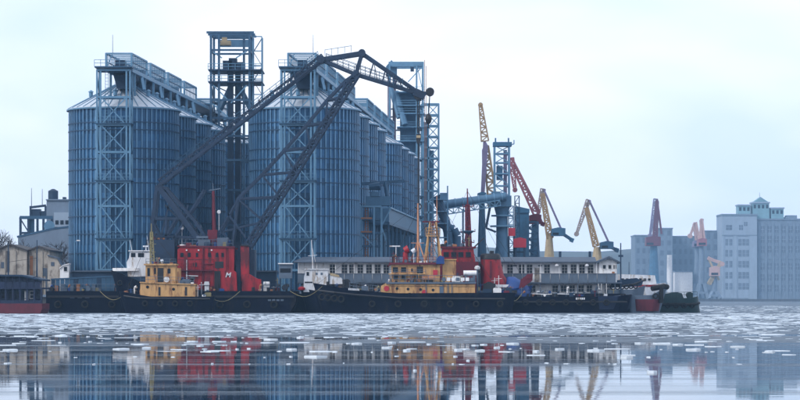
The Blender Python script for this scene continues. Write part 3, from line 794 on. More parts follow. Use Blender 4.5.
# ------------------------------------------------------------------ far buildings
def far_block(label, Y, px0, px1, py, m, deep=30, cols=0, rows=0, name='warehouse_block', ground=2.0):
    t = thing(name, label, 'building', ((X(px0,Y)+X(px1,Y))/2, Y, ground))
    x0, x1, zt = X(px0,Y), X(px1,Y), Z(py,Y)
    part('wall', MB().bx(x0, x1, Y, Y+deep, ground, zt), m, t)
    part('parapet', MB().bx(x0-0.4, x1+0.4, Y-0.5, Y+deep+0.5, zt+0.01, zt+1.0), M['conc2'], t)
    for i in range(cols):
        for j in range(rows):
            xc = x0+(x1-x0)*(i+0.5)/cols; zc = ground+(zt-ground)*(j+0.6)/rows
            ww = (x1-x0)/cols*0.5; hh = (zt-ground)/rows*0.5
            part('window', MB().bx(xc-ww/2, xc+ww/2, Y-0.15, Y-0.02, zc-hh/2, zc+hh/2), M['hazed'], t)
    return t
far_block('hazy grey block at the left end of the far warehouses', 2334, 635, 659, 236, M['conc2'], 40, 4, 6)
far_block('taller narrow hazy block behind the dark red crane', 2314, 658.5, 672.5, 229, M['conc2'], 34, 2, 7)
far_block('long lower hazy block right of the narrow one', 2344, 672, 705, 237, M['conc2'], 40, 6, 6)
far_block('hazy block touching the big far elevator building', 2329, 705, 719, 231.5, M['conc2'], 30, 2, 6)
single('chimney_stack', MB().lathe([(2.4,0),(2.0,(Z(255,2190)-2))], 14, (X(669.5,2190),2190,2.0)), M['wall'], 'pale slim stack before the far warehouses', 'chimney')
far_block('low pale hall in front of the far warehouses', 2194, 675, 692.5, 272, M['wall'], 16, 0, 0, 'pale_hall')
t = far_block('low pale shed on the far quay left of the pale hall', 2188, 661, 666, 283, M['wall'], 8, 0, 0, 'pale_hall')

def grain_elevator():
    Y = 2294
    t = thing('elevator_building', 'huge hazy grain elevator building with rooftop houses at the far right', 'building', (X(762,Y), Y, 2.0))
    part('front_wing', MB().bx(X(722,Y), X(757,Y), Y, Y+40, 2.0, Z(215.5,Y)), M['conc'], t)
    part('main_block', MB().bx(X(757,Y)+0.02, X(822,Y), Y+3, Y+40, 2.0, Z(220,Y)), M['conc2'], t)  # darker concrete than the front wing: its shade is put into the colour
    for (a, b, v, yy) in ((721.4,757.6,215.5,Y),(757.6,822,220,Y+3)):
        part('cornice', MB().bx(X(a,Y), X(b,Y), yy-0.7, yy+38, Z(v,Y)+0.01, Z(v-1.6,Y)), M['conc2'], t)
    part('string_course', MB().bx(X(722,Y), X(757,Y), Y-0.4, Y-0.01, Z(236,Y), Z(234.8,Y)), M['conc2'], t)
    part('string_course', MB().bx(X(757.2,Y), X(822,Y), Y+2.5, Y+2.99, Z(259,Y), Z(257.5,Y)), M['conc2'], t)
    for (a, b) in ((722,724),(733.5,737),(749.5,757)):
        part('pilaster', MB().bx(X(a,Y), X(b,Y), Y-0.5, Y-0.01, 2.0, Z(236,Y)-0.01), M['conc'], t)
    for k in range(9):
        a = 758.5+k*7
        part('pilaster', MB().bx(X(a,Y), X(a+2,Y), Y+2.4, Y+2.99, 2.0, Z(223,Y)), M['conc2'], t)
    def win(a, b, v0, v1, yy):
        w = part('window', MB().bx(X(a,Y), X(b,Y), yy-0.12, yy-0.01, Z(v1,Y), Z(v0,Y)), M['hazed'], t)
        f = MB(); xm = X((a+b)/2,Y)
        f.bx(xm-0.14, xm+0.14, yy-0.2, yy-0.125, Z(v1,Y), Z(v0,Y)); zm = Z((v0+v1)/2,Y); f.bx(X(a,Y), X(b,Y), yy-0.19, yy-0.121, zm-0.12, zm+0.12)
        part('frame', f, M['conc'], w)
    for v in (239, 250, 261, 272, 283):
        for (a, b) in ((725.5,728),(729.5,732.2),(738.5,741.5),(742.5,745.5),(746.3,748.8)): win(a, b, v, v+6.5, Y)
    for (a, b) in ((726,732),(739,743)): win(a, b, 225, 230, Y)
    win(744, 747.5, 222, 226, Y)
    for v in (226, 236, 246, 263, 274, 285):
        for k in range(8): win(761.3+k*7, 764.8+k*7, v, v+6.5, Y+3)
    win(760, 760.8, 295, 300, Y+3)
    # rooftop houses
    def house(a, b, v0, v1, nw):
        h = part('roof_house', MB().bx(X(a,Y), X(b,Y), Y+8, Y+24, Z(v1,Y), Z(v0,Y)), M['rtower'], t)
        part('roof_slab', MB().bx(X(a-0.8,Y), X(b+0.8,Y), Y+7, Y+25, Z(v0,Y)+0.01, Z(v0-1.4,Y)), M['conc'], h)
        for i in range(nw):
            c = a+(b-a)*(i+0.5)/nw; part('window', MB().bx(X(c-1.2,Y), X(c+1.2,Y), Y+7.85, Y+7.98, Z(v0+5,Y), Z(v0+1.5,Y)), M['glass'], h)
    house(739.5, 751.5, 205.5, 213.9, 3); house(754, 770.5, 203, 218.4, 4); house(772.5, 785, 208.5, 218.4, 3); house(788, 797.5, 218, 218.4, 0)
    part('gable', MB().prism([(X(755,Y),Z(201.5,Y)),(X(769.5,Y),Z(201.5,Y)),(X(762,Y),Z(196.6,Y))], Y+8, Y+22), M['rtower'], t)
    part('flagpole', MB().cyl((X(761.5,Y),Y+12,Z(198,Y)), (X(761.5,Y),Y+12,Z(192,Y)), 0.25, 0.15, 6), M['conc2'], t)
    part('roof_house', MB().bx(X(788,Y), X(798,Y), Y+6, Y+20, Z(218.4,Y), Z(215,Y)), M['conc2'], t)
grain_elevator()
far_block('low pale quay shed at the foot of the far elevator building', 2135, 724, 748, 299.3, M['wall'], 6, 0, 0, 'quay_shed')

# ------------------------------------------------------------------ left background
def left_background():
    Y = 640
    t = thing('office_building', 'pale grey flat roofed building left of the front silo', 'building', (X(58,Y), Y, QZ))
    part('wall', MB().bx(X(46.5,Y), X(80,Y), Y, Y+14, QZ, Z(200.5,Y)), M['conc2'], t)
    part('wall', MB().bx(X(54.5,Y), X(80,Y), Y-1.2, Y-0.02, Z(227,Y), Z(212.5,Y)), M['conc'], t)
    part('roof', MB().bx(X(46,Y), X(80,Y), Y-0.4, Y+14.4, Z(200.4,Y), Z(199.2,Y)), M['conc2'], t)
    for a in (56,61,66): 
        part('window', MB().bx(X(a,Y), X(a+3.2,Y), Y-1.32, Y-1.21, Z(224.5,Y), Z(220.5,Y)), M['glass'], t)
    part('roof_tank', MB().lathe([(1.2,0),(1.2,2.1),(0.3,2.6)], 12, (X(51,Y),Y+4,Z(199.2,Y))), M['dsteel'], t)
    part('roof_tank', MB().bx(X(61,Y), X(64,Y), Y+3, Y+5, Z(199.2,Y), Z(196.5,Y)), M['dsteel'], t)
    Y = 600
    g = thing('gantry_frame', 'dark steel gantry with round tank before the pale grey building', 'gantry', (X(36,Y), Y, QZ))
    for v in (20.5, 28.5, 37.5, 43.5, 52):
        part('post', MB().beam((X(v,Y),Y,QZ), (X(v,Y),Y,Z(217,Y)), 0.5), M['dsteel'], g)
    part('beam', MB().beam(P(20,217.5,Y), P(53,217.5,Y), 0.8, 0.7), M['msteel'], g)
    part('beam', MB().beam(P(20,233,Y), P(53,233,Y), 0.8, 0.5), M['dsteel'], g)
    part('beam', MB().beam(P(30,207.5,Y), P(46,205.5,Y), 0.6, 0.5), M['dsteel'], g)
    for v in (30.5, 45.5): part('post', MB().beam(P(v,217,Y), P(v,206,Y), 0.4), M['dsteel'], g)
    part('machinery', MB().bx(X(31,Y), X(40,Y), Y, Y+2.5, Z(216,Y), Z(209,Y)).bx(X(40.5,Y), X(44.5,Y), Y+0.3, Y+2, Z(216,Y), Z(211,Y)), M['dsteel'], g)
    part('tank', MB().cyl(P(49.3,226,Y-2), P(49.3,226,Y+2), 1.2, 1.2, 16), M['steel'], g, True)
    part('wall_panel', MB().bx(X(29,Y), X(34,Y), Y+0.6, Y+0.8, Z(233,Y), Z(219,Y)), M['teal'], g)
    part('brace', MB().beam(P(20.5,219,Y), P(28.5,232,Y), 0.25), M['dsteel'], g)
    for v, tp in ((31.5,188),(42.3,189)):
        part('aerial', MB().cyl(P(v,207,Y), P(v,tp,Y), 0.09, 0.05, 5), M['dsteel'], g)
    Y = 575
    w = thing('ramp_wall', 'sloping grey concrete ramp wall left of the front silo', 'wall', (X(52,Y), Y, QZ))
    part('ramp_face', MB().prism([(X(18,Y),QZ),(X(72,Y),QZ),(X(72,Y),Z(226.5,Y)),(X(53,Y),Z(229,Y)),(X(18,Y),Z(237,Y))], Y, Y+3), M['conc2'], w)
    part('ramp_coping', MB().beam(P(53,229,Y+1.5), P(72,226.5,Y+1.5), 3.2, 0.4).beam(P(53,229,Y+1.5), P(18,237,Y+1.5), 3.2, 0.4), M['msteel'], w)
left_background()

def bare_tree(px, Y, h, spread, seed, name, label, m=None):
    r = random.Random(seed)
    base = Vector((X(px,Y), Y, QZ))
    t = thing(name, label, 'tree' if name == 'bare_tree' else 'bush', base, 'bare winter trees and bushes')
    trunk = MB(); crown = MB()
    def grow(p, d, L, rad, lv):
        q = p + d*L
        (trunk if lv < 2 else crown).cyl(p, q, rad, rad*0.68, 5 if lv < 2 else 3, lv < 2)
        if lv >= 5: return
        for k in range(3 if lv < 3 else 4):
            nd = (d + Vector((r.uniform(-1,1)*spread, r.uniform(-1,1)*spread, r.uniform(-0.25,0.55)))).normalized()
            grow(p.lerp(q, r.uniform(0.55,1.0)), nd, L*r.uniform(0.58,0.82), max(rad*0.6, 0.03), lv+1)
    grow(base, Vector((r.uniform(-.1,.1),0,1)).normalized(), h*0.34, h*0.022, 0)
    part('trunk', trunk, m or M['bark'], t); part('crown', crown, m or M['bark'], t)
bare_tree(2, 520, 15, 0.7, 1, 'bare_tree', 'bare leafless tree at the left edge of the picture')
bare_tree(9, 545, 14, 0.75, 2, 'bare_tree', 'bare leafless tree behind the two gabled sheds')
bare_tree(16, 530, 13, 0.8, 3, 'bare_tree', 'bare leafless tree just left of the dark gantry')
bare_tree(-6, 540, 16, 0.7, 4, 'bare_tree', 'bare leafless tree cut by the left picture edge')
bare_tree(58, 470, 11, 0.8, 5, 'bare_tree', 'bare reddish tree between ramp wall and front silo', M['twig'] if 'twig' in M else None)
bare_tree(66, 465, 9, 0.9, 6, 'bare_bush', 'bare dark bush at the foot of the front left silo')
bare_tree(48, 480, 9, 0.9, 8, 'bare_bush', 'bare dark bush below the ramp wall behind the white cabin')

# ------------------------------------------------------------------ vessels
def hull_mb(x0, x1, yc, B, top, z_lo=-0.7, z_hi=None, bow='l', rake=1.6, sharp=0.22, stern=0.72, n=28, blunt=0.6):
    """lofted hull between x0 and x1; top(t) is the sheer height with t = 0 at the bow"""
    mb = MB(); rows = 5; vs_ = []
    zm = max(top(0), top(0.5), top(1))
    for i in range(n+1):
        t = (i/n)**1.25
        tz = top(t) if z_hi is None else z_hi
        for j in range(rows):
            z = z_lo + (tz-z_lo)*j/(rows-1)
            g = min(1, max(0, (z+0.7)/(zm+0.7)))
            s_ = sharp*(1.45-0.55*g)
            hb = B/2*min(1, (max(t,0.0)/s_))**blunt if t < s_ else B/2
            if t > 0.86: hb *= 1-(1-stern)*((t-0.86)/0.14)**2
            hb *= 0.86+0.14*g
            hb = max(hb, 0.04)
            u = t*(x1-x0) + rake*(1-g)*(1-t)**6 - 0.5*(1-g)*t**8*rake
            x = x0+u if bow == 'l' else x1-u
            vs_.append((x, yc-hb, z)); vs_.append((x, yc+hb, z))
    fs = []
    W_ = rows*2
    def quad(a, b, c, d): fs.append((a,b,c,d) if bow == 'l' else (d,c,b,a))
    for i in range(n):
        for j in range(rows-1):
            a = i*W_+j*2; b = (i+1)*W_+j*2
            quad(a, b, b+2, a+2); quad(a+1, a+3, b+3, b+1)
        a = i*W_+(rows-1)*2; b = a+W_
        quad(a, b, b+1, a+1)
    for j in range(rows-1):
        a = j*2; quad(a, a+2, a+3, a+1); b = n*W_+j*2; quad(b, b+1, b+3, b+2)
    return mb.add(vs_, fs)

def window(parent, xc, zc, w, h, y, cols=2, rows=2, fw=0.07, fm='frame', name='window'):
    g = part(name, MB().bx(xc-w/2, xc+w/2, y-0.06, y-0.01, zc-h/2, zc+h/2), M['glass'], parent)
    f = MB()
    f.bx(xc-w/2-fw, xc-w/2, y-0.10, y-0.012, zc-h/2-fw, zc+h/2+fw); f.bx(xc+w/2, xc+w/2+fw, y-0.10, y-0.012, zc-h/2-fw, zc+h/2+fw)
    f.bx(xc-w/2, xc+w/2, y-0.10, y-0.012, zc+h/2, zc+h/2+fw); f.bx(xc-w/2, xc+w/2, y-0.11, y-0.012, zc-h/2-fw, zc-h/2)
    for i in range(1, cols): x = xc-w/2+w*i/cols; f.bx(x-fw*0.4, x+fw*0.4, y-0.09, y-0.061, zc-h/2, zc+h/2)
    for j in range(1, rows): z = zc-h/2+h*j/rows; f.bx(xc-w/2, xc+w/2, y-0.088, y-0.0612, z-fw*0.4, z+fw*0.4)
    part('frame', f, M[fm], g); return g
def porthole(parent, px_, py_, Y, r=0.22):
    c = P(px_, py_, Y)
    part('porthole', MB().cyl(c-Vector((0,0.05,0)), c+Vector((0,0.1,0)), r, r, 12), M['glass'], parent)
def rail(parent, pts, h=1.0, m='white', step=1.2, t=0.05, name='railing'):
    r_ = MB()
    for a, b in zip(pts[:-1], pts[1:]):
        a = Vector(a); b = Vector(b); n = max(1, int((b-a).length/step))
        for zz in (h*0.5, h): r_.beam(a+Vector((0,0,zz)), b+Vector((0,0,zz)), t)
        for i in range(n+1):
            c = a.lerp(b, i/n); r_.beam(c, c+Vector((0,0,h)), t)
    return part(name, r_, M[m], parent)
def tyre(parent, px_, py_, Y, r=0.42):
    c = P(px_, py_, Y); vs_ = []; fs = []; N, m_ = 14, 6
    for i in range(N):
        a = 2*math.pi*i/N
        for j in range(m_):
            b = 2*math.pi*j/m_; rr = r*(1+0.32*math.cos(b))*0.8
            vs_.append((c.x+rr*math.cos(a), c.y+r*0.26*math.sin(b), c.z+rr*math.sin(a)))
    for i in range(N):
        for j in range(m_): fs.append((i*m_+j, i*m_+(j+1)%m_, ((i+1)%N)*m_+(j+1)%m_, ((i+1)%N)*m_+j))
    part('tyre_fender', MB().add(vs_, fs), M['rubber'], parent, True)
def mast_stays(parent, top, feet, t=0.035):
    for f in feet: part('stay_wire', MB().beam(top, f, t), M['rope'], parent)

def clutter(parent, x0, x1, y0, y1, z, n, seed, big=1.0):
    """loose deck gear: each piece a part of its vessel"""
    r = random.Random(seed)
    for k in range(n):
        x = r.uniform(x0, x1); y = r.uniform(y0, y1); m = M[r.choice(('grey','black','rust','wall','dsteel','olive','black','dred','pblue'))]
        q_ = r.random(); w = r.uniform(0.15,0.5)*big; h = r.uniform(0.25,0.9)*big
        if q_ < 0.3: part('vent_pipe', MB().cyl((x,y,z), (x,y,z+h), 0.1*big, 0.1*big, 8).cyl((x,y,z+h), (x+0.28*big,y-0.05,z+h+0.14*big), 0.14*big, 0.2*big, 8), m, parent)
        elif q_ < 0.55: part('deck_locker', MB().prism([(x-w,z),(x+w,z),(x+w,z+h*0.6),(x+w*0.8,z+h*0.75),(x-w*0.8,z+h*0.75),(x-w,z+h*0.6)], y-w*0.6, y+w*0.6), m, parent)
        elif q_ < 0.75: part('deck_post', MB().cyl((x,y,z), (x,y,z+h*2.1), 0.06, 0.05, 6).beam((x-0.3*big,y,z+h*1.7), (x+0.3*big,y,z+h*1.75), 0.06), m, parent)
        elif q_ < 0.9: part('coiled_rope', MB().lathe([(w*0.5,0),(w*0.95,0.05),(w*0.95,0.28),(w*0.5,0.3)], 12, (x,y,z), False), m, parent, True)
        else: part('drum', MB().cyl((x,y-w,z+w*0.7), (x,y+w,z+w*0.7), w*0.7, w*0.7, 12), m, parent, True)
# ---- long floating landing stage (behind the tugs)
def landing_stage():
    Y = 398.0
    x0, x1 = X(297,Y), X(616,Y)
    t = thing('landing_stage', 'long two storey white floating landing stage with grey roof', 'landing stage', ((x0+x1)/2, Y+4, 0))
    part('pontoon', MB().bx(x0-1, X(624,Y), Y-1.8, Y+5.4, -0.6, Z(293.6,Y)), M['navy'], t)
    zl = Z(293.5,Y); zd = Z(283.5,Y); zb = Z(274,Y); zw = Z(262.6,Y); zr = Z(257.6,Y)
    part('lower_wall', MB().bx(x0+0.6, x1-0.7, Y+0.9, Y+4.6, zl, zd-0.01), M['wall'], t)
    part('gallery_deck', MB().bx(x0, x1+0.8, Y-0.9, Y+5, zd, zd+0.18), M['groof'], t)
    part('upper_wall', MB().bx(x0+0.2, x1, Y, Y+4.6, zd+0.19, zw), M['wall'], t)
    # boarded parapet of the gallery, panel by panel
    n = 34
    for i in range(n):
        a = x0+0.1+(x1-x0-0.2)*i/n; b = x0+0.1+(x1-x0-0.2)*(i+1)/n
        if X(534,Y) < (a+b)/2 < X(541,Y): continue
        part('parapet_panel', MB().bx(a+0.03, b-0.03, Y-0.86, Y-0.8, zd+0.19, zb), M['grey'], t)
    part('hand_rail', MB().bx(x0, x1, Y-0.92, Y-0.74, zb, zb+0.08), M['groof'], t)
    for i in range(18):
        a = x0+0.2+(x1-x0-0.4)*i/17
        part('gallery_post', MB().beam((a,Y-0.78,zb+0.08), (a,Y-0.78,zw-0.02), 0.09), M['wall'], t)
        part('gallery_post', MB().beam((a,Y-0.7,zl), (a,Y-0.7,zd), 0.12), M['groof'], t)
    # hipped roof with a gable over the right end
    xr = X(596,Y)
    part('roof', MB().add([(x0-0.5,Y-1.3,zw),(xr,Y-1.3,zw),(xr,Y+5.4,zw),(x0-0.5,Y+5.4,zw),
                           (x0+0.8,Y+2,zr+0.12),(xr,Y+2,zr+0.12),(x0-0.5,Y-1.3,zw+0.14),(xr,Y-1.3,zw+0.14),(xr,Y+5.4,zw+0.14),(x0-0.5,Y+5.4,zw+0.14)],
                          [(0,3,2,1),(0,1,7,6),(1,2,8,5,7),(2,3,9,8),(3,0,6,9),(6,7,5,4),(8,9,4,5),(9,6,4)]), M['groof'], t)
    g0, g1 = X(596.1,Y), X(618,Y)
    part('porch_wall', MB().prism([(g0+0.4,zd+0.19),(X(616.5,Y),zd+0.19),(X(616.5,Y),zw+0.1),((g0+g1)/2+0.2,Z(258.6,Y)),(g0+0.4,zw+0.1)], Y-0.7, Y-0.02), M['wall'], t)
    gm = (g0+g1)/2+0.2
    part('porch_roof', MB().prism([(g0-0.1,zw-0.15),(gm,Z(258.4,Y)),(g1+0.2,zw-0.15),(g1+0.2,zw+0.1),(gm,Z(256.2,Y)),(g0-0.1,zw+0.1)], Y-1.5, Y+4.8), M['groof'], t)
    for v in (604, 609.5, 614.5): window(t, X(v,Y), Z(267,Y), 0.42, 0.55, Y-0.7, 1, 1)
    part('door', MB().bx(X(611.5,Y), X(614.5,Y), Y-0.76, Y-0.71, zd+0.19, zb+0.35), M['rust'], t)
    for v in (332.5, 344.5, 352, 360.3, 369, 377.7, 386.3, 395, 404, 413, 422, 431, 440, 450, 460, 470, 480, 490, 500, 510, 521.5, 529.5, 547, 564.5, 573.5, 582, 590.5):
        window(t, X(v,Y), Z(268.9,Y), 0.80, 1.28, Y, 2, 3, 0.05)
    for v in (515, 540, 558): part('vent_hatch', MB().bx(X(v-2,Y), X(v+2,Y), Y-0.08, Y-0.01, Z(266.5,Y), Z(265,Y)), M['groof'], t)
    part('door', MB().bx(X(534.6,Y), X(539.4,Y), Y-0.05, Y-0.01, zd+0.19, Z(268,Y)), M['shed'], t)
    for v in (335, 350, 372, 390, 410, 440, 470, 500, 533, 555.5, 564, 572.5, 581.5, 589.8):
        window(t, X(v,Y), Z(288.6,Y), 0.78, 0.95, Y+0.9, 2, 2, 0.05)
    for v in (545.8,): part('door', MB().bx(X(v-2.5,Y), X(v+2.5,Y), Y+0.85, Y+0.89, zl, zd-0.35), M['wall'], t)
    for v in (556.5, 586.5):
        part('lamp', MB().lathe([(0.05,0),(0.34,0.06),(0.2,0.3),(0.05,0.42)], 12, (X(v,Y),Y-1.0,Z(266.5,Y))), M['white'], t, True)
        part('lamp_arm', MB().beam((X(v,Y),Y-0.95,Z(263.6,Y)), (X(v,Y),Y,Z(263.6,Y)), 0.06), M['black'], t)
    for v in (598, 601, 606): part('drain_pipe', MB().beam((X(v,Y),Y-0.92,zl), (X(v,Y),Y-0.92,zd-0.02), 0.08), M['frame'], t)
    mst = X(620.5,Y)
    part('mast', MB().cyl((mst,Y-0.4,Z(293.6,Y)), (mst,Y-0.4,Z(243,Y)), 0.13, 0.08, 8), M['dsteel'], t)
    part('mast_lamp', MB().bx(mst-0.35, mst+0.35, Y-0.6, Y-0.3, Z(257,Y), Z(255,Y)), M['dsteel'], t)
    for v in (560, 590): part('chimney', MB().bx(X(v,Y), X(v+2.4,Y), Y+2.4, Y+3, zr, Z(251,Y)), M['dsteel'], t)
    clutter(t, X(300,Y), X(614,Y), Y-1.6, Y-1.0, zl, 30, 81, 0.9)
landing_stage()

# ---- navy barge in front of the right half of the landing stage
def dark_barge():
    Y = 390.0
    x0, x1 = X(503,Y), X(632,Y)
    t = thing('cargo_barge', 'low dark blue barge with bright blue bow beside the red tug', 'barge', ((x0+x1)/2, Y, 0))
    part('hull', hull_mb(x0, x1, Y, 7.0, lambda u: 2.35+0.35*max(0,1-u*6), bow='r', rake=0.8, sharp=0.07, blunt=0.5, stern=0.95), M['navy'], t, True)
    part('bow_panel', hull_mb(X(596,Y), x1+0.04, Y, 7.06, lambda u: 2.42+0.3*max(0,1-u*2), z_lo=0.5, bow='r', rake=0.75, sharp=0.45, blunt=0.5, stern=1.0), M['bhull'], t, True)
    part('rubbing_strake', MB().bx(x0+0.3, X(625,Y), Y-3.66, Y-3.5, 1.5, 1.72), M['black'], t)
    for v in range(8):
        tyre(t, 512+v*13.5, 302.5, Y-3.75, 0.45)
    nm = MB()
    for k in range(5): nm.bx(X(576+k*1.9,386), X(577.4+k*1.9,386), 386.28, 386.32, Z(299.6,386), Z(297.6,386))
    part('name_lettering', nm, M['white'], t)
    for v in (527, 552, 598, 620):
        part('bollard', MB().cyl((X(v,Y),Y-3.0,2.3), (X(v,Y),Y-3.0,2.75), 0.14, 0.18, 8).cyl((X(v+3,Y),Y-3.0,2.3), (X(v+3,Y),Y-3.0,2.75), 0.14, 0.18, 8), M['black'], t)
    part('mooring_rope', MB().tube([P(530,293.6,Y-2.8), P(545,294.5,Y-2.8), P(560,293.9,Y-2.8), P(575,294.6,Y-2.8)], 0.07, 6), M['wall'], t)
    part('hatch', MB().bx(X(602,Y), X(606,Y), Y-2.6, Y-1.2, 2.35, 2.75), M['white'], t)
    rail(t, [(X(510,Y),Y-3.2,2.35), (X(600,Y),Y-3.2,2.35)], 0.9, 'dsteel', 2.2, 0.04)
    clutter(t, X(508,Y), X(610,Y), Y-3.1, Y-1.5, 2.35, 26, 71, 0.9)
dark_barge()

# ---- vessels seen past the right end of the landing stage
def stern_boats():
    Y = 400.0
    t = thing('workboat', 'grey workboat with tyre hung upturned stern behind the blue barge bow', 'boat', (X(628,Y), Y, 0))
    part('hull', hull_mb(X(604,Y), X(645.5,Y), Y, 4.5, lambda u: 3.4+0.65*max(0,1-u*3.5), bow='r', rake=1.0, sharp=0.3), M['grey'], t, True)
    part('bulwark_cap', MB().tube([P(606,286.5,Y-2.1), P(622,286,Y-2.2), P(634,284,Y-1.7), P(642,281,Y-0.8), P(645.5,280,Y)], 0.14, 6), M['black'], t)
    part('canopy', MB().prism([(X(609,Y),Z(288,Y)),(X(641,Y),Z(286,Y)),(X(642.5,Y),Z(281.5,Y)),(X(636,Y),Z(278,Y)),(X(610,Y),Z(281,Y))], Y-1.0, Y+1.4), M['dsteel'], t)
    for k, v in enumerate((613,617.5,622,626.5,631,635.5)): tyre(t, v, 287.5-0.45*k*0.6, Y-2.15-0.05+0.06*k, 0.38)
    Y = 430.0
    t = thing('white_launch', 'long white launch with red stripe lying behind the workboat', 'boat', (X(640,Y), Y, 0))
    part('hull', hull_mb(X(612,Y), X(666,Y), Y, 4.0, lambda u: 4.25+0.35*max(0,1-u*3), bow='r', rake=1.6, sharp=0.35), M['white'], t, True)
    part('stripe', hull_mb(X(612,Y), X(666.3,Y), Y, 4.1, lambda u: 4.3, z_lo=3.95, z_hi=4.25, bow='r', rake=0.3, sharp=0.35), M['red'], t, True)
    part('cabin', MB().prism([(X(618,Y),4.26),(X(656,Y),4.26),(X(654,Y),5.75),(X(618,Y),5.95)], Y-1.4, Y+1.4), M['white'], t)
    for v in range(7): window(t, X(622+v*4.4,Y), 5.1, 0.42, 0.35, Y-1.4, 1, 1, 0.03, 'white')
    part('mast', MB().cyl((X(629,Y),Y,5.9), (X(629,Y),Y,Z(262,Y)), 0.06, 0.04, 6), M['dsteel'], t)
    Y = 392.0
    t = thing('red_hulled_boat', 'boat with red side and dark raised bow at the right end', 'boat', (X(648,Y), Y, 0))
    def sh(u): return 2.55+1.15*max(0,1-u*2.6)
    part('hull', hull_mb(X(624,Y), X(667,Y), Y, 4.4, sh, bow='r', rake=1.3, sharp=0.4), M['grey'], t, True)
    part('red_band', hull_mb(X(632,Y), X(662,Y), Y, 4.62, lambda u: 2.0, z_lo=0.25, z_hi=1.95, bow='r', rake=0.5, sharp=0.3), M['boot'], t, True)
    part('bow_fender', MB().tube([P(652,288.5,Y-1.9), P(658,287.5,Y-1.4), P(664,286.5,Y-0.6), P(667.3,287,Y)], 0.4, 8), M['rubber'], t)
    part('bow_post', MB().cyl(P(661,303,Y-1.5), P(661.5,287,Y-1.5), 0.34, 0.3, 8), M['rubber'], t)
    tyre(t, 655.5, 296, Y-2.1, 0.42)
    Y = 396.0
    t = thing('green_boat', 'dark green workboat with rough low stern at the right end', 'boat', (X(678,Y), Y, 0))
    part('hull', hull_mb(X(652,Y), X(698,Y), Y, 4.4, lambda u: 2.15+0.25*max(0,1-u*5), bow='r', rake=-0.4, sharp=0.3, blunt=0.5), M['green'], t, True)
    part('rubbing_strake', MB().tube([P(662,304.5,Y-2.25), P(690,304.5,Y-2.15), P(697,303.8,Y-1.0), P(699,303,Y)], 0.2, 8), M['rubber'], t)
    part('deckhouse', MB().prism([(X(661,Y),2.1),(X(683,Y),2.1),(X(681,Y),2.85),(X(675,Y),3.0),(X(663,Y),2.75)], Y-1.2, Y+1.2), M['green'], t)
    rail(t, [(X(664,Y),Y-1.9,2.2), (X(696,Y),Y-1.4,2.3)], 0.75, 'green', 0.8, 0.06)
    part('winch', MB().cyl((X(689,Y),Y-1.0,2.6), (X(689,Y),Y+0.6,2.6), 0.45, 0.45, 12).bx(X(686,Y), X(692,Y), Y-1.2, Y-0.95, 2.1, 2.9), M['green'], t)
    for v in (668, 676, 684, 692): tyre(t, v, 305.5, Y-2.3+(0.6 if v > 690 else 0), 0.4)
stern_boats()

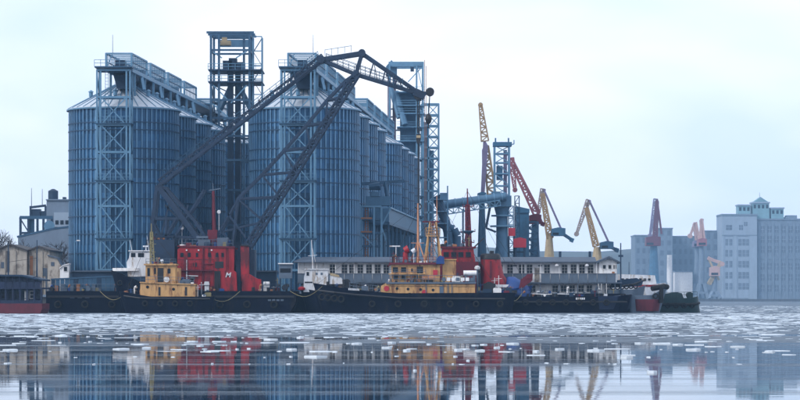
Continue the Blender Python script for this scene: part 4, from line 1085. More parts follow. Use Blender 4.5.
# ---- beige tug, bow to the left
def beige_tug():
    Y = 384.0
    x0, x1 = X(313,Y), X(516,Y)
    t = thing('harbour_tug', 'big harbour tug with beige superstructure and navy hull, bow to the left', 'tug', ((x0+x1)/2, Y, 0))
    def sh(u): return 2.75 + 1.55*max(0,1-u*2.3)**1.5 + 0.15*u
    part('hull', hull_mb(x0, x1, Y, 8.2, sh, rake=1.5, sharp=0.2, blunt=0.55), M['navy'], t, True)
    part('rubbing_strake', MB().tube([P(318,290.5,Y-2.4), P(335,292.6,Y-4.05), P(360,295.2,Y-4.15), P(400,298.2,Y-4.15), P(505,299,Y-4.15)], 0.16, 6), M['black'], t)
    for k, v in enumerate((322,328,334.5,341)): tyre(t, v, 297+k*0.7, Y-2.9-0.35*k, 0.5)
    for v in (372, 398, 424, 450, 476, 500): tyre(t, v, 304, Y-4.2, 0.46)
    nm = MB()
    for k in range(7): nm.bx(X(349+k*1.6,Y), X(350.1+k*1.6,Y), Y-4.25, Y-4.2, Z(290.2+k*0.1,Y), Z(288.2+k*0.1,Y))
    part('name_lettering', nm, M['white'], t)
    yf = Y-3.3
    zl0, zl1 = Z(298.2,yf), Z(283.2,yf)
    # lower deckhouse
    part('lower_house', MB().prism([(X(380,yf),zl0-0.3),(X(475,yf),zl0-0.3),(X(475,yf),Z(284.2,yf)),(X(430,yf),Z(283.8,yf)),(X(388,yf),Z(281.8,yf)),(X(381,yf),Z(286,yf))], yf, Y+3.3), M['beige'], t)
    part('deck_edge', MB().bx(X(386,yf), X(476,yf), yf-0.35, Y+3.5, Z(283.7,yf), Z(282.2,yf)), M['grey'], t)
    for v, w in ((397,288.5),(408,289),(420.5,289.5),(433,290)): porthole(t, v, w, yf, 0.2)
    for v in (409.7, 436, 463.5): part('scupper_door', MB().bx(X(v-1,yf), X(v+1,yf), yf-0.06, yf-0.01, Z(297.5,yf), Z(292.8,yf)), M['black'], t)
    for v in (386.5, 424.5): part('life_ring', MB().cyl(P(v,288.5 if v<400 else 292.5,yf-0.12), P(v,288.5 if v<400 else 292.5,yf-0.02), 0.38, 0.38, 14), M['pinkred'], t)
    part('grey_door', MB().bx(X(439.5,yf), X(443.5,yf), yf-0.07, yf-0.01, Z(297,yf), Z(284.3,yf)), M['grey'], t)
    part('side_pipe', MB().beam(P(388,285.2,yf-0.1), P(474,286,yf-0.1), 0.1), M['beige'], t)
    # upper deckhouse and wheelhouse
    yu = Y-2.4
    zu0, zu1 = Z(282.2,yu), Z(264.6,yu)
    part('wheelhouse', MB().prism([(X(391.5,yu),zu0),(X(440,yu),zu0),(X(440,yu),zu1),(X(391,yu),zu1)], yu, Y+2.4), M['beige'], t)
    part('wheelhouse_roof', MB().bx(X(389,yu), X(441,yu), yu-0.45, Y+2.8, zu1+0.01, Z(262.7,yu)), M['dred'], t)
    for v in (395.5, 403.6): window(t, X(v,yu), Z(269.8,yu), 0.75, 0.75, yu, 1, 1, 0.07, 'beige')
    for v in (395.8, 403.6): window(t, X(v,yu), Z(277.2,yu), 0.62, 0.6, yu, 1, 1, 0.07, 'beige')
    window(t, X(412,yu), Z(270,yu), 0.25, 0.45, yu, 1, 1, 0.05, 'beige')
    part('door', MB().bx(X(416.8,yu), X(423,yu), yu-0.05, yu-0.01, Z(274,yu), Z(266.5,yu)), M['black'], t)
    part('life_ring', MB().lathe([(0.26,0),(0.42,0.02),(0.42,0.14),(0.26,0.16)], 16, (0,0,0), False) if False else MB().cyl(P(411.5,278,yu-0.14), P(411.5,278,yu-0.03), 0.42, 0.42, 16), M['rope2'], t)
    part('fire_box', MB().bx(X(433,yu), X(437.5,yu), yu-0.2, yu-0.01, Z(275,yu), Z(270,yu)), M['pinkred'], t)
    part('awning_board', MB().bx(X(422,yu), X(436,yu), yu-0.7, yu-0.62, Z(279.5,yu), Z(275.5,yu)), M['rope2'], t)
    part('dark_hatch', MB().bx(X(424,yu), X(433,yu), yu-0.6, yu-0.2, Z(282.3,yu), Z(280,yu)), M['black'], t)
    for v in (399.4, 407.6, 415, 424.6, 431): part('wall_stiffener', MB().bx(X(v,yu), X(v+0.5,yu), yu-0.07, yu-0.01, zu0, zu1-0.02), M['beige'], t)
    part('bridge_wing', MB().bx(X(388.5,yu), X(426,yu), yu-0.95, yu-0.02, Z(274.4,yu), Z(273.6,yu)), M['beige'], t)
    rail(t, [(X(388.6,yu),yu-0.9,Z(273.6,yu)), (X(425.8,yu),yu-0.9,Z(273.6,yu))], 0.55, 'grey', 0.8, 0.05)
    for v in (390, 399.5, 409, 418.5, 425.5): part('wing_post', MB().beam((X(v,yu),yu-0.9,zu0), (X(v,yu),yu-0.9,Z(274.4,yu)), 0.08), M['beige'], t)
    part('roof_visor', MB().prism([(X(387.6,yu),zu1-0.25),(X(391,yu),zu1),(X(391,yu),zu1+0.12),(X(387.6,yu),zu1-0.12)], yu-0.6, Y+2.9), M['dred'], t)
    for v in (392, 404, 414, 429, 446, 458, 470): part('wall_stiffener', MB().bx(X(v,yf), X(v+0.5,yf), yf-0.06, yf-0.01, Z(297.8,yf), Z(285,yf)), M['beige'], t)
    # galley house, higher, aft of the wheelhouse
    part('galley_house', MB().bx(X(442.6,yu), X(456,yu), Y-1.8, Y+1.8, zu0, Z(260,yu)), M['beige'], t)
    part('galley_lid', MB().bx(X(442,yu), X(456.6,yu), Y-2.0, Y+2.0, Z(260,yu)+0.01, Z(259,yu)), M['beige'], t)
    part('blue_cover', MB().prism([(X(436,yu),Z(263.9,yu)),(X(444.4,yu),Z(263.9,yu)),(X(444,yu),Z(257,yu)),(X(440,yu),Z(255.4,yu)),(X(436.8,yu),Z(258.5,yu))], yu-0.6, yu+1.0), M['pblue'], t)
    # rails
    rail(t, [(X(388,yf),yf-0.25,Z(282.2,yf)), (X(440,yf),yf-0.25,Z(282.4,yf))], 1.0, 'grey', 0.8, 0.06)
    rail(t, [(X(440,yf),yf-0.25,Z(282.4,yf)), (X(475,yf),yf-0.25,Z(283,yf))], 1.0, 'grey', 0.9, 0.06)
    rail(t, [(X(390,yu),yu-0.35,Z(262.6,yu)), (X(440,yu),yu-0.35,Z(262.6,yu))], 0.8, 'dred', 0.9, 0.05)
    # masts
    zr = Z(262.7,yu)
    tp = P(418,203,yu); part('mast', MB().cyl((tp.x,Y-1.2,zr), (tp.x,Y-1.2,tp.z), 0.19, 0.10, 10), M['rope2'], t, True)
    for dx in (-1.1, 1.1): part('mast_leg', MB().cyl((tp.x+dx,Y+0.6 if dx<0 else Y-1.9,zr), (tp.x,Y-1.2,Z(240,yu)), 0.1, 0.08, 6), M['rope2'], t)
    c = Vector((X(433,Y), Y, 0))
    legs = ((-1.25,-1.0),(1.25,-1.0),(-1.0,1.1),(1.0,1.1))
    for dx, dy in legs: part('tripod_leg', MB().cyl((c.x+dx,Y+dy,zr), (c.x+dx*0.35,Y+dy*0.4,Z(222,Y)), 0.13, 0.1, 8), M['beige'], t)
    part('mast_ladder', lattice((c.x,Y-1,zr), (c.x,Y-0.5,Z(224,Y)), 0.6, 0.45, 9, 0.05, 0.1), M['rope2'], t)
    part('lookout_platform', MB().lathe([(1.05,0),(1.05,0.12)], 14, (c.x,Y,Z(236.5,Y))), M['beige'], t)
    bk = MB()
    for k in range(14):
        a = 2*math.pi*k/14; u = Vector((math.cos(a),math.sin(a),0)); bk.beam(Vector((c.x,Y,Z(236,Y)))+u*1.0, Vector((c.x,Y,Z(228,Y)))+u*1.05, 0.06)
    for k in range(3): bk.lathe([(1.0,0),(1.07,0),(1.07,0.07),(1.0,0.07)], 14, (c.x,Y,Z(234-k*2.9,Y)), False)
    part('lookout_rail', bk, M['beige'], t)
    part('radar_scanner', MB().bx(c.x-1.5, c.x+0.9, Y-0.2, Y+0.2, Z(222.5,Y), Z(221,Y)).cyl((c.x,Y,Z(226,Y)), (c.x,Y,Z(222,Y)), 0.25, 0.2, 8), M['dred'], t)
    part('top_mast', MB().cyl((c.x+0.55,Y,Z(236,Y)), (c.x+0.55,Y,Z(196,Y)), 0.1, 0.05, 6), M['rope2'], t)
    part('yard', MB().beam(P(411,243,Y-1.2), P(424,243,Y-1.2), 0.08), M['rope2'], t)
    # bits on the wheelhouse roof
    part('ventilator', MB().cyl(P(405.5,263,Y-1), P(405.5,252,Y-1), 0.42, 0.36, 10).cyl(P(404.3,251,Y-1), P(408.6,249,Y-1), 0.5, 0.62, 10), M['red'], t, True)
    part('ventilator', MB().cyl(P(398,263,Y-1), P(398,257,Y-1), 0.22, 0.22, 8), M['grey'], t)
    part('searchlight', MB().cyl(P(412,252,Y-1.6), P(415.4,249.4,Y-1.6), 0.36, 0.3, 10).cyl(P(413.7,262.7,Y-1.6), P(413.7,251,Y-1.6), 0.06, 0.06, 6), M['white'], t)
    part('radar_bar', MB().bx(X(389.5,Y), X(400.5,Y), Y-0.6, Y-0.4, Z(246.9,Y), Z(245.6,Y)).cyl(P(396,263,Y-.5), P(396,247,Y-.5), 0.06, 0.06, 6), M['white'], t)
    for v in (393, 401, 409, 424): part('aerial', MB().cyl(P(v,263,Y), P(v,247+(v%5),Y), 0.035, 0.02, 5), M['grey'], t)
    # aft deck
    part('life_raft', MB().cyl(P(463.5,273,yf+0.6), P(476.5,273,yf+0.6), 0.36, 0.36, 14), M['wall'], t, True)
    part('raft_cradle', MB().bx(X(465,yf), X(467,yf), yf+0.3, yf+0.9, Z(283,yf), Z(275.5,yf)).bx(X(473,yf), X(475,yf), yf+0.3, yf+0.9, Z(283,yf), Z(275.5,yf)), M['grey'], t)
    part('vent_dome', MB().lathe([(0.1,0),(0.36,0.08),(0.42,0.3),(0.3,0.55),(0.05,0.62)], 14, (X(477,Y),Y-1.5,Z(270,Y))), M['white'], t, True); part('vent_pipe', MB().cyl((X(477,Y),Y-1.5,Z(298,Y)), (X(477,Y),Y-1.5,Z(269.8,Y)), 0.14, 0.14, 8), M['grey'], t)
    part('white_locker', MB().prism([(X(452,yf),Z(282,yf)),(X(463,yf),Z(282,yf)),(X(462,yf),Z(276.5,yf)),(X(453,yf),Z(276,yf))], yf+0.4, yf+1.5), M['wall'], t)
    part('tow_winch', MB().cyl((X(489,Y),Y-1.6,3.7), (X(489,Y),Y+1.4,3.7), 0.75, 0.75, 14).bx(X(483,Y), X(495,Y), Y-1.9, Y-1.65, 2.8, 4.2), M['black'], t)
    # foredeck
    part('windlass', MB().cyl(P(347,282.5,Y-1.2), P(347,282.5,Y+1.2), 0.5, 0.5, 12).bx(X(344,Y), X(351,Y), Y-1.3, Y-1.1, 3.3, 4.3), M['black'], t)
    for v, h in ((328,6),(344,8),(360,5)): part('bitt', MB().cyl(P(v,287.5,Y-1.5), P(v,287.5-h,Y-1.5), 0.2, 0.24, 8), M['black'], t)
    rail(t, [(X(350,Y),Y-3.6,3.45), (X(378,Y),Y-3.7,2.95)], 0.9, 'grey', 0.9, 0.05)
    mast_stays(t, Vector((tp.x,Y-1.2,tp.z-0.3)), [(X(318,Y),Y,4.2), (X(470,Y),Y-2,Z(282,Y))])
    clutter(t, X(392,Y), X(438,Y), Y-1.9, Y+1.5, Z(262.7,yu), 16, 31, 1.0)
    clutter(t, X(441,Y), X(474,Y), Y-3.1, Y-2.0, Z(282.2,yf), 10, 32, 0.9)
    clutter(t, X(322,Y), X(378,Y), Y-2.4, Y+1, 3.2, 16, 33, 1.0)
    clutter(t, X(478,Y), X(510,Y), Y-3.4, Y+2, 2.85, 14, 34, 1.3)
    clutter(t, X(388,Y), X(440,Y), Y-3.4, Y-2.6, Z(282.2,yf), 10, 35, 0.7)
    for a, b in (((418,210),(392,263)),((418,214),(441,263)),((437,200),(456,259)),((428,224),(391,263)),((437,200),(500,292))):
        part('rigging_wire', MB().beam(P(*a,Y-1), P(*b,Y-1), 0.05), M['rope'], t)
    for v in (426, 448, 452): part('pipe_riser', MB().cyl(P(v,297,yf-0.12), P(v,284,yf-0.12), 0.06, 0.06, 6), M['grey'], t)
    for k in range(7): part('rail_board', MB().bx(X(442+k*4.7,yf), X(445.6+k*4.7,yf), yf-0.3, yf-0.26, Z(281,yf), Z(277.6,yf)), M['wall'] if k%3 else M['grey'], t)
beige_tug()

# ---- red tug lying behind it
def red_tug():
    Y = 392.5
    x0, x1 = X(405,Y), X(533,Y)
    t = thing('red_tug', 'tug with red deckhouse, red mast and black topped red funnel behind the beige tug', 'tug', ((x0+x1)/2, Y, 0))
    def sh(u): return 2.7 + 1.3*max(0,1-u*2.5)
    part('hull', hull_mb(x0, x1, Y, 7.0, sh, bow='r', rake=1.6, sharp=0.24), M['pblue'], t, True)
    part('deckhouse', MB().bx(X(438,Y), X(478,Y), Y-2.2, Y+2.2, 2.6, Z(262,Y)), M['dred'], t)
    part('wheelhouse', MB().prism([(X(440,Y),Z(262,Y)),(X(475,Y),Z(262,Y)),(X(473,Y),Z(248.5,Y)),(X(442,Y),Z(248.5,Y))], Y-1.8, Y+1.8), M['red'], t)
    part('wheelhouse_roof', MB().bx(X(439.5,Y), X(475.5,Y), Y-2.1, Y+2.1, Z(248.4,Y), Z(246.8,Y)), M['dred'], t)
    for v in (446, 453.5, 460.5, 468): window(t, X(v,Y), Z(254.8,Y), 0.7, 0.7, Y-1.8, 1, 1, 0.06, 'dred')
    # funnel
    def oval(levels, n=24):
        mb = MB(); vs_ = []; fs = []
        for (px0, px1, z, hw) in levels:
            cx_, rx_ = X((px0+px1)/2,Y), (X(px1,Y)-X(px0,Y))/2
            for k in range(n):
                a = 2*math.pi*k/n; c_, s_ = math.cos(a), math.sin(a)
                vs_.append((cx_+rx_*math.copysign(abs(c_)**0.7,c_), Y+hw*math.copysign(abs(s_)**0.7,s_), z))
        for j_ in range(len(levels)-1):
            for k in range(n): fs.append((j_*n+k, j_*n+(k+1)%n, (j_+1)*n+(k+1)%n, (j_+1)*n+k))
        fs.append(tuple(reversed(range(n)))); fs.append(tuple((len(levels)-1)*n+k for k in range(n)))
        return mb.add(vs_, fs)
    part('funnel', oval([(481,510.5,2.6,1.6),(481,508,Z(281,Y),1.6),(480.6,503.8,Z(275,Y),1.5),(480.4,500.5,Z(259.5,Y),1.35)]), M['red'], t, True)
    part('funnel_cap', oval([(480.2,500.8,Z(259.4,Y),1.42),(480.4,500.2,Z(255.2,Y),1.4),(482,498.5,Z(253.6,Y),1.2)]), M['black'], t, True)
    part('funnel_rib', MB().bx(X(489.5,Y), X(491.4,Y), Y-1.6, Y-1.51, Z(278,Y), Z(261,Y)), M['dred'], t)
    part('funnel_skirt', MB().prism([(X(488,Y),Z(287.4,Y)),(X(511.5,Y),Z(287.4,Y)),(X(511,Y),Z(284.6,Y)),(X(489,Y),Z(284.6,Y))], Y-1.75, Y-1.55), M['wall'], t)
    part('exhaust_pipe', MB().cyl(P(492,254,Y), P(492,250.8,Y), 0.3, 0.3, 10), M['black'], t)
    # red mast
    b_ = P(468.7,262,Y-0.4)
    part('mast', lattice(P(469,262,Y-0.4), P(467.5,205,Y-0.4), 0.85, 0.5, 12, 0.17, 0.6), M['dred'], t)
    part('mast_core', MB().cyl(P(469,262,Y-0.4), P(467.3,188.5,Y-0.4), 0.26, 0.08, 8), M['dred'], t)
    for v, w in ((207,5),(232,7),(243,6)):
        part('spreader', MB().beam(P(468-w,v,Y-0.4), P(468+w,v-0.5,Y-0.4), 0.12).beam(P(468-w,v,Y-0.4), P(468-w,v-3,Y-0.4), 0.1).beam(P(468+w,v,Y-0.4), P(468+w,v-3,Y-0.4), 0.1), M['dred'], t)
    part('radar_platform', MB().lathe([(0.2,0),(0.9,0.5),(0.9,0.62)], 12, (X(468,Y),Y-0.4,Z(235,Y))), M['msteel'], t)
    part('derrick', MB().beam(P(469,252,Y-0.6), P(484,238,Y-0.6), 0.2).beam(P(484,238,Y-0.6), P(490,254,Y-0.6), 0.06), M['black'], t)
    # stern under a blue cover
    part('blue_cover', oval([(503,531,2.6,2.4),(504,529,Z(287,Y),2.2),(505,522,Z(281,Y),1.6),(507,515,Z(276.8,Y),0.7)]), M['pblue'], t, True)
    part('red_bow_board', MB().prism([(X(518,Y),Z(288.5,Y)),(X(522,Y),Z(288,Y)),(X(531.5,Y),Z(280.5,Y)),(X(532,Y),Z(273.4,Y)),(X(527,Y),Z(274.5,Y)),(X(520,Y),Z(279.6,Y))], Y-2.7, Y-2.42), M['dred'], t)
    part('bow_anchor_ring', MB().cyl(P(528.5,276.5,Y-2.8), P(528.5,276.5,Y-2.71), 0.4, 0.4, 12), M['dred'], t)
    mast_stays(t, P(467.3,191,Y-0.4), [P(505,262,Y), P(440,248,Y), (X(530,Y),Y,3.6)])
    clutter(t, X(441,Y), X(474,Y), Y-1.7, Y+1.5, Z(246.8,Y), 10, 41, 1.0)
    clutter(t, X(476,Y), X(515,Y), Y-3.0, Y-1.9, 2.75, 14, 42, 1.5)
red_tug()

# ---- floating crane
def floating_crane():
    YC = 395.0; YF = 388.6
    x0, x1 = X(46,YF), X(296,YF); zd = 3.15
    t = thing('floating_crane', 'black floating crane with red deckhouse and long folded jib reaching right', 'crane', ((x0+x1)/2, YC, 0))
    hl = MB(); hl.prism([(x0+0.8,-0.7),(x1-1.2,-0.7),(x1,1.6),(x1,zd),(x0,zd),(x0,1.2)], YF, 402.4)
    part('pontoon', hl, M['navy'], t)
    part('rubbing_strake', MB().bx(x0+0.2, x1-0.3, YF-0.2, YF-0.01, 2.2, 2.5), M['black'], t)
    for k in range(9): tyre(t, 58+k*27, 304.5, YF-0.25, 0.55)
    mk = MB()
    for k in range(3): mk.bx(X(70+k*7.5,YF), X(74.5+k*7.5,YF), YF-0.05, YF-0.01, Z(298.2,YF), Z(297,YF))
    for k in range(4): mk.bx(X(268+k*4.2,YF), X(271+k*4.2,YF), YF-0.05, YF-0.01, Z(301,YF), Z(299.3,YF))
    part('draught_marks', mk, M['grey'], t)
    # coaming panels along the left half of the deck
    for i in range(16):
        a = X(50+i*4.6,YF); b = X(50+(i+1)*4.6,YF)
        z1 = Z(279.5-(i*0.22),YF)
        part('coaming_panel', MB().bx(a+0.03, b-0.03, YF+1.0, YF+1.08, zd, z1), M['msteel'] if i%5 else M['dsteel'], t)
    part('coaming_rail', MB().beam((X(50,YF),YF+1.0,Z(279.2,YF)), (X(123.6,YF),YF+1.0,Z(275.7,YF)), 0.2), M['msteel'], t)
    rail(t, [(x0+0.3,YF+0.25,zd), (X(122,YF),YF+0.25,zd)], 1.0, 'grey', 1.1, 0.06)
    for k in range(9):
        v = 48+k*5.2+(k%3)
        part('deck_crate', MB().bx(X(v,YF), X(v+3.4,YF), YF+0.45, YF+0.95, zd, zd+0.55+0.25*(k%3)), M['rust'] if k%4 == 1 else M['grey'], t)
    rail(t, [(X(262,YF),YF+0.3,zd), (x1-0.4,YF+0.3,zd)], 1.0, 'dsteel', 1.0, 0.06)
    # red deckhouse
    y0 = 390.6
    dh = part('deckhouse', MB().prism([(X(177,y0),zd),(X(233.6,y0),zd),(X(234.3,y0),Z(247.4,y0)),(X(181.5,y0),Z(246,y0)),(X(177.5,y0),Z(249.5,y0))], y0, 398), M['red'], t)
    part('roof_edge', MB().beam(P(177.5,246.2,y0-0.05), P(234.8,247.2,y0-0.05), 0.3, 0.22), M['dred'], dh)
    for v, w in ((182,3.2),(189.3,2.8),(197,2.2),(209.5,3),(217,2.4),(222.6,2.4)):
        g = part('window', MB().bx(X(v-w/2,y0), X(v+w/2,y0), y0-0.07, y0-0.01, Z(257,y0), Z(252.8,y0)), M['glass'], dh)
    part('dark_opening', MB().bx(X(215,y0), X(223.5,y0), y0-0.06, y0-0.01, Z(268,y0), Z(261.5,y0)), M['black'], dh)
    part('doorway', MB().bx(X(214.5,y0), X(220.5,y0), y0-0.06, y0-0.01, zd, Z(271,y0)), M['black'], dh)
    for v in (187, 204, 226): part('wall_seam', MB().bx(X(v,y0), X(v+0.5,y0), y0-0.04, y0-0.01, zd+0.2, Z(249,y0)), M['dred'], dh)
    for v in (259.5, 270): part('wall_band', MB().bx(X(178,y0), X(214,y0), y0-0.05, y0-0.012, Z(v+0.4,y0), Z(v-0.4,y0)), M['dred'], dh)
    part('hand_rail', MB().beam(P(186,275.6,y0-0.3), P(198,276,y0-0.3), 0.12), M['white'], dh)
    part('deck_pole', MB().cyl((X(187,y0),y0-0.5,zd), (X(187,y0),y0-0.5,Z(260,y0)), 0.07, 0.05, 6), M['white'], t)
    rail(t, [P(179,246,y0+0.2), P(233,247,y0+0.2)], 1.0, 'grey', 0.9, 0.05)
    for v in (180.5, 194, 200.5, 212.5, 229.5):
        part('wall_stiffener', MB().bx(X(v,y0), X(v+0.9,y0), y0-0.14, y0-0.01, zd+0.1, Z(259.9,y0)), M['red'], dh)
    for v in (183, 191.5, 206): part('side_door', MB().bx(X(v,y0), X(v+4,y0), y0-0.08, y0-0.012, zd+0.15, Z(277.5,y0)), M['dred'], dh)
    part('wall_pipe', MB().cyl(P(203,248,y0-0.15), P(203,290,y0-0.15), 0.09, 0.09, 6).cyl(P(203,264,y0-0.15), P(213,264,y0-0.15), 0.07, 0.07, 6), M['dred'], dh)
    lad = MB()
    for dx in (226.2, 228.4): lad.beam(P(dx,248,y0-0.2), P(dx,270,y0-0.2), 0.06)
    for k in range(14): lad.beam(P(226.2,249+k*1.5,y0-0.2), P(228.4,249+k*1.5,y0-0.2), 0.05)
    part('ladder', lad, M['dred'], dh)
    for v in (186, 198, 211): part('wall_lamp', MB().bx(X(v,y0), X(v+1.4,y0), y0-0.35, y0-0.05, Z(250.8,y0), Z(249.6,y0)), M['wall'], dh)
    for v in (193, 219): part('wall_vent', MB().bx(X(v,y0), X(v+4,y0), y0-0.1, y0-0.013, Z(266.5,y0), Z(262.6,y0)), M['black'], dh)
    part('eyebrow_deck', MB().bx(X(177,y0), X(214,y0), y0-0.75, y0-0.01, Z(270.9,y0), Z(270.2,y0)), M['dred'], dh)
    rail(t, [(X(177.4,y0),y0-0.7,Z(270.2,y0)), (X(213.6,y0),y0-0.7,Z(270.2,y0))], 0.9, 'dred', 0.9, 0.05)
    # lettered drum housing
    yd = 389.2
    dr = part('drum_housing', MB().prism([(X(222,yd),zd),(X(237,yd),zd),(X(236.2,yd),Z(272.6,yd)),(X(234,yd),Z(270.6,yd)),(X(224,yd),Z(270.6,yd)),(X(222,yd),Z(273,yd))], yd, y0-0.02), M['red'], t)
    fc = bpy.data.curves.new('letter_mark', 'FONT'); fc.body = 'M'; fc.size = 0.98; fc.shear = 0.25; fc.extrude = 0.02; fc.offset = 0.02
    fc.materials.append(M['white'])
    tmp = bpy.data.objects.new('letter_shape', fc)
    me = bpy.data.meshes.new_from_object(tmp); me.name = 'letter_mark'
    bpy.data.objects.remove(tmp); bpy.data.curves.remove(fc)
    fo = bpy.data.objects.new('letter_mark', me); col.objects.link(fo); fo.parent = dr
    fo.rotation_euler = (R(90),0,0); fo.location = Vector((X(225.2,yd),yd-0.05,Z(277.2,yd))) - ORG[t.name]
    # exhaust stack
    part('exhaust_stack', MB().prism([(X(241,y0),Z(281,y0)),(X(249,y0),Z(281,y0)),(X(248.5,y0),Z(247,y0)),(X(247,y0),Z(246,y0)),(X(240.4,y0),Z(246,y0))], y0+0.2, y0+1.6), M['red'], t)
    part('stack_base', MB().prism([(X(242,y0),zd),(X(261,y0),zd),(X(261,y0),Z(279.5,y0)),(X(257,y0),Z(278.6,y0)),(X(249.2,y0),Z(274,y0)),(X(242,y0),Z(274,y0))], y0-0.3, y0+2), M['red'], t)
    part('stack_top', MB().bx(X(240,y0), X(249,y0), y0, y0+1.8, Z(246,y0)+0.01, Z(244.8,y0)), M['black'], t)
    part('machinery', MB().bx(X(236,392), X(241,392), 391.5, 394, zd, Z(262,392)).bx(X(234.5,392), X(244,392), 394.2, 399, zd, Z(252,392)), M['crane'], t)
    for v, w in ((204,209.5),(263,270)):
        part('cowl_vent', MB().bx(X(v+0.7,389.4), X(w-0.5,389.4), 389.2, 389.9, zd, Z(285,389.4)).prism([(X(v,389.4),Z(285,389.4)),(X(w,389.4),Z(285,389.4)),(X(w-0.6,389.4),Z(281.6,389.4)),(X(v+0.8,389.4),Z(281.6,389.4))], 389.0, 390.1), M['white'] if v < 210 else M['wall'], t)
    # red pole mast with crosstree
    part('signal_mast', MB().cyl(P(214.5,246.5,394), P(213.3,191,394), 0.34, 0.2, 10), M['dred'], t, True)
    part('crosstree', MB().beam(P(209,190.5,394), P(221,188.5,394), 0.16).cyl(P(213.2,191,394), P(212.8,183,394), 0.07, 0.05, 6), M['grey'], t)
    part('mast_base', MB().bx(X(208,394), X(217.5,394), 393, 395, Z(246.6,394), Z(230,394)), M['dred'], t)
    part('roof_clutter', MB().bx(X(199,394), X(211,394), 392, 395, Z(246.6,394), Z(240,394)).bx(X(218,394), X(229,394), 392, 395.5, Z(247,394), Z(238,394)).bx(X(197.5,394), X(209,394), 391.8, 392.4, Z(238.6,394), Z(236.4,394)).cyl(P(201,246,393), P(201,225,393), 0.08, 0.06, 6), M['grey'], t)
    for v, w in ((182,228),(219,212)): part('floodlight', MB().cyl(P(v,w,393), P(v,w,393.5), 0.24, 0.3, 10).beam(P(v,w+1,393.3), P(v,w+18,393.3), 0.06), M['white'], t)
    # slewing tower and A-frame (twin planes)
    part('turntable', MB().lathe([(4.6,0),(4.6,1.0),(3.6,1.4),(3.6,Z(250,YC)-zd)], 28, (X(205,YC),YC+2.6,zd)), M['crane'], t, True)
    afr = part('a_frame', MB().beam(P(156,187.5,YC), P(168,189,YC), 4.2, 0.5), M['crane'], t)
    for dy in (-2.0, 2.0):
        o = Vector((0,dy,0))
        for a, b, w in (((158,187),(150,252),0.5),((160,188),(180,214),0.75),((180,214),(204,246),0.75),((166,188),(196,222),0.4),((196,222),(212,246),0.4),
                        ((205,190),(174,240),0.3),((152,219),(188,219),0.35),((167,219),(167,250),0.3),((152,219),(167,250),0.25),((152,236),(200,238),0.3),((180,214),(167,236),0.3)):
            part('a_frame_member', MB().beam(P(*a,YC)+o, P(*b,YC)+o, w), M['crane'], afr)
    for a in ((180,214),(152,219),(196,222),(167,236),(204,244)):
        part('a_frame_tie', MB().beam(P(*a,YC)-Vector((0,2,0)), P(*a,YC)+Vector((0,2,0)), 0.3), M['crane'], afr)
    part('machine_house', MB().bx(X(148,YC), X(176,YC), YC-2.6, YC+4, Z(268,YC), Z(240,YC)), M['crane'], t)
    part('machine_house', MB().bx(X(172,YC), X(240,YC), YC+3.2, YC+6.5, zd, Z(243,YC)), M['crane'], t)
    rail(t, [P(148,240,YC-2.6), P(176,240,YC-2.6)], 1.0, 'crane', 1.0, 0.07)
    # boom: one heavy chord, one light chord, braced; twin planes
    low0, low1 = Vector(P(246,250,YC)), Vector(P(357.5,73,YC))
    up = [(233,246),(238,199),(262,175),(284,151),(306,126),(327,100.5),(345,82)]
    lo = [low0.lerp(low1, f) for f in (0.0, 0.16, 0.3, 0.44, 0.58, 0.72, 0.86, 1.0)]
    bm = part('boom', lattice(low0-Vector((0,1.5,0)), low1-Vector((0,1.1,0)), 1.05, 0.85, 34, 0.17, 0.8), M['crane'], t)
    part('main_chord', lattice(low0+Vector((0,1.5,0)), low1+Vector((0,1.1,0)), 1.05, 0.85, 34, 0.17, 0.8), M['crane'], bm)
    for dy in (-1.4, 1.4):
        o = Vector((0,dy,0))
        U = [P(*v,YC)+o for v in up]; Lo = [v+o for v in lo]
        for a, b in zip(U[:-1], U[1:]): part('upper_chord', MB().beam(a, b, 0.3, 0.34), M['crane'], bm)
        part('upper_chord', MB().beam(U[-1], Lo[-1], 0.36, 0.42), M['crane'], bm)
        for k in range(1, 7):
            part('boom_brace', MB().beam(U[k], Lo[k], 0.26), M['crane'], bm)
            part('boom_brace', MB().beam(U[k], Lo[k+1], 0.28), M['crane'], bm)
        part('boom_brace', MB().beam(U[1], P(222,232,YC)+o, 0.22), M['crane'], bm)
        part('boom_brace', MB().beam(P(222,232,YC)+o, Lo[1], 0.22), M['crane'], bm)
    for k, v in enumerate(up): part('boom_tie', MB().beam(P(*v,YC)-Vector((0,1.4,0)), P(*v,YC)+Vector((0,1.4,0)), 0.28), M['crane'], bm)
    for k in range(7): part('boom_tie', MB().beam(lo[k]-Vector((0,1.3,0)), lo[k+1]+Vector((0,1.3,0)), 0.24), M['crane'], bm)
    part('boom_foot', MB().cyl(low0-Vector((0,2.4,0)), low0+Vector((0,2.4,0)), 0.9, 0.9, 14).bx(low0.x-1.4, low0.x+1.4, YC-2.6, YC+2.6, zd, low0.z), M['crane'], t)
    # back stay
    A, T = P(158,187,YC), P(323,60,YC)
    bs = part('back_stay', MB().beam(A-Vector((0,1.3,0)), T-Vector((0,0.9,0)), 0.4, 0.42), M['crane'], t)
    part('stay_girder', MB().beam(A+Vector((0,1.3,0)), T+Vector((0,0.9,0)), 0.4, 0.42), M['crane'], bs)
    part('stay_lacing', lattice(A+Vector((0.3,0,0.7)), T+Vector((0,0,0.5)), 0.8, 0.7, 30, 0.11, 2.4), M['crane'], bs)
    rl = MB(); n = 26; off = Vector((-0.25,-1.4,1.5))
    for k in range(n+1):
        c = A.lerp(T, 0.04+0.94*k/n); rl.beam(c+Vector((-0.1,-1.4,0.7)), c+off, 0.07)
    rl.beam(A.lerp(T,.04)+off, A.lerp(T,.98)+off, 0.08); rl.beam(A.lerp(T,.04)+off*0.75, A.lerp(T,.98)+off*0.75, 0.06)
    part('stay_walkway_rail', rl, M['msteel'], bs)
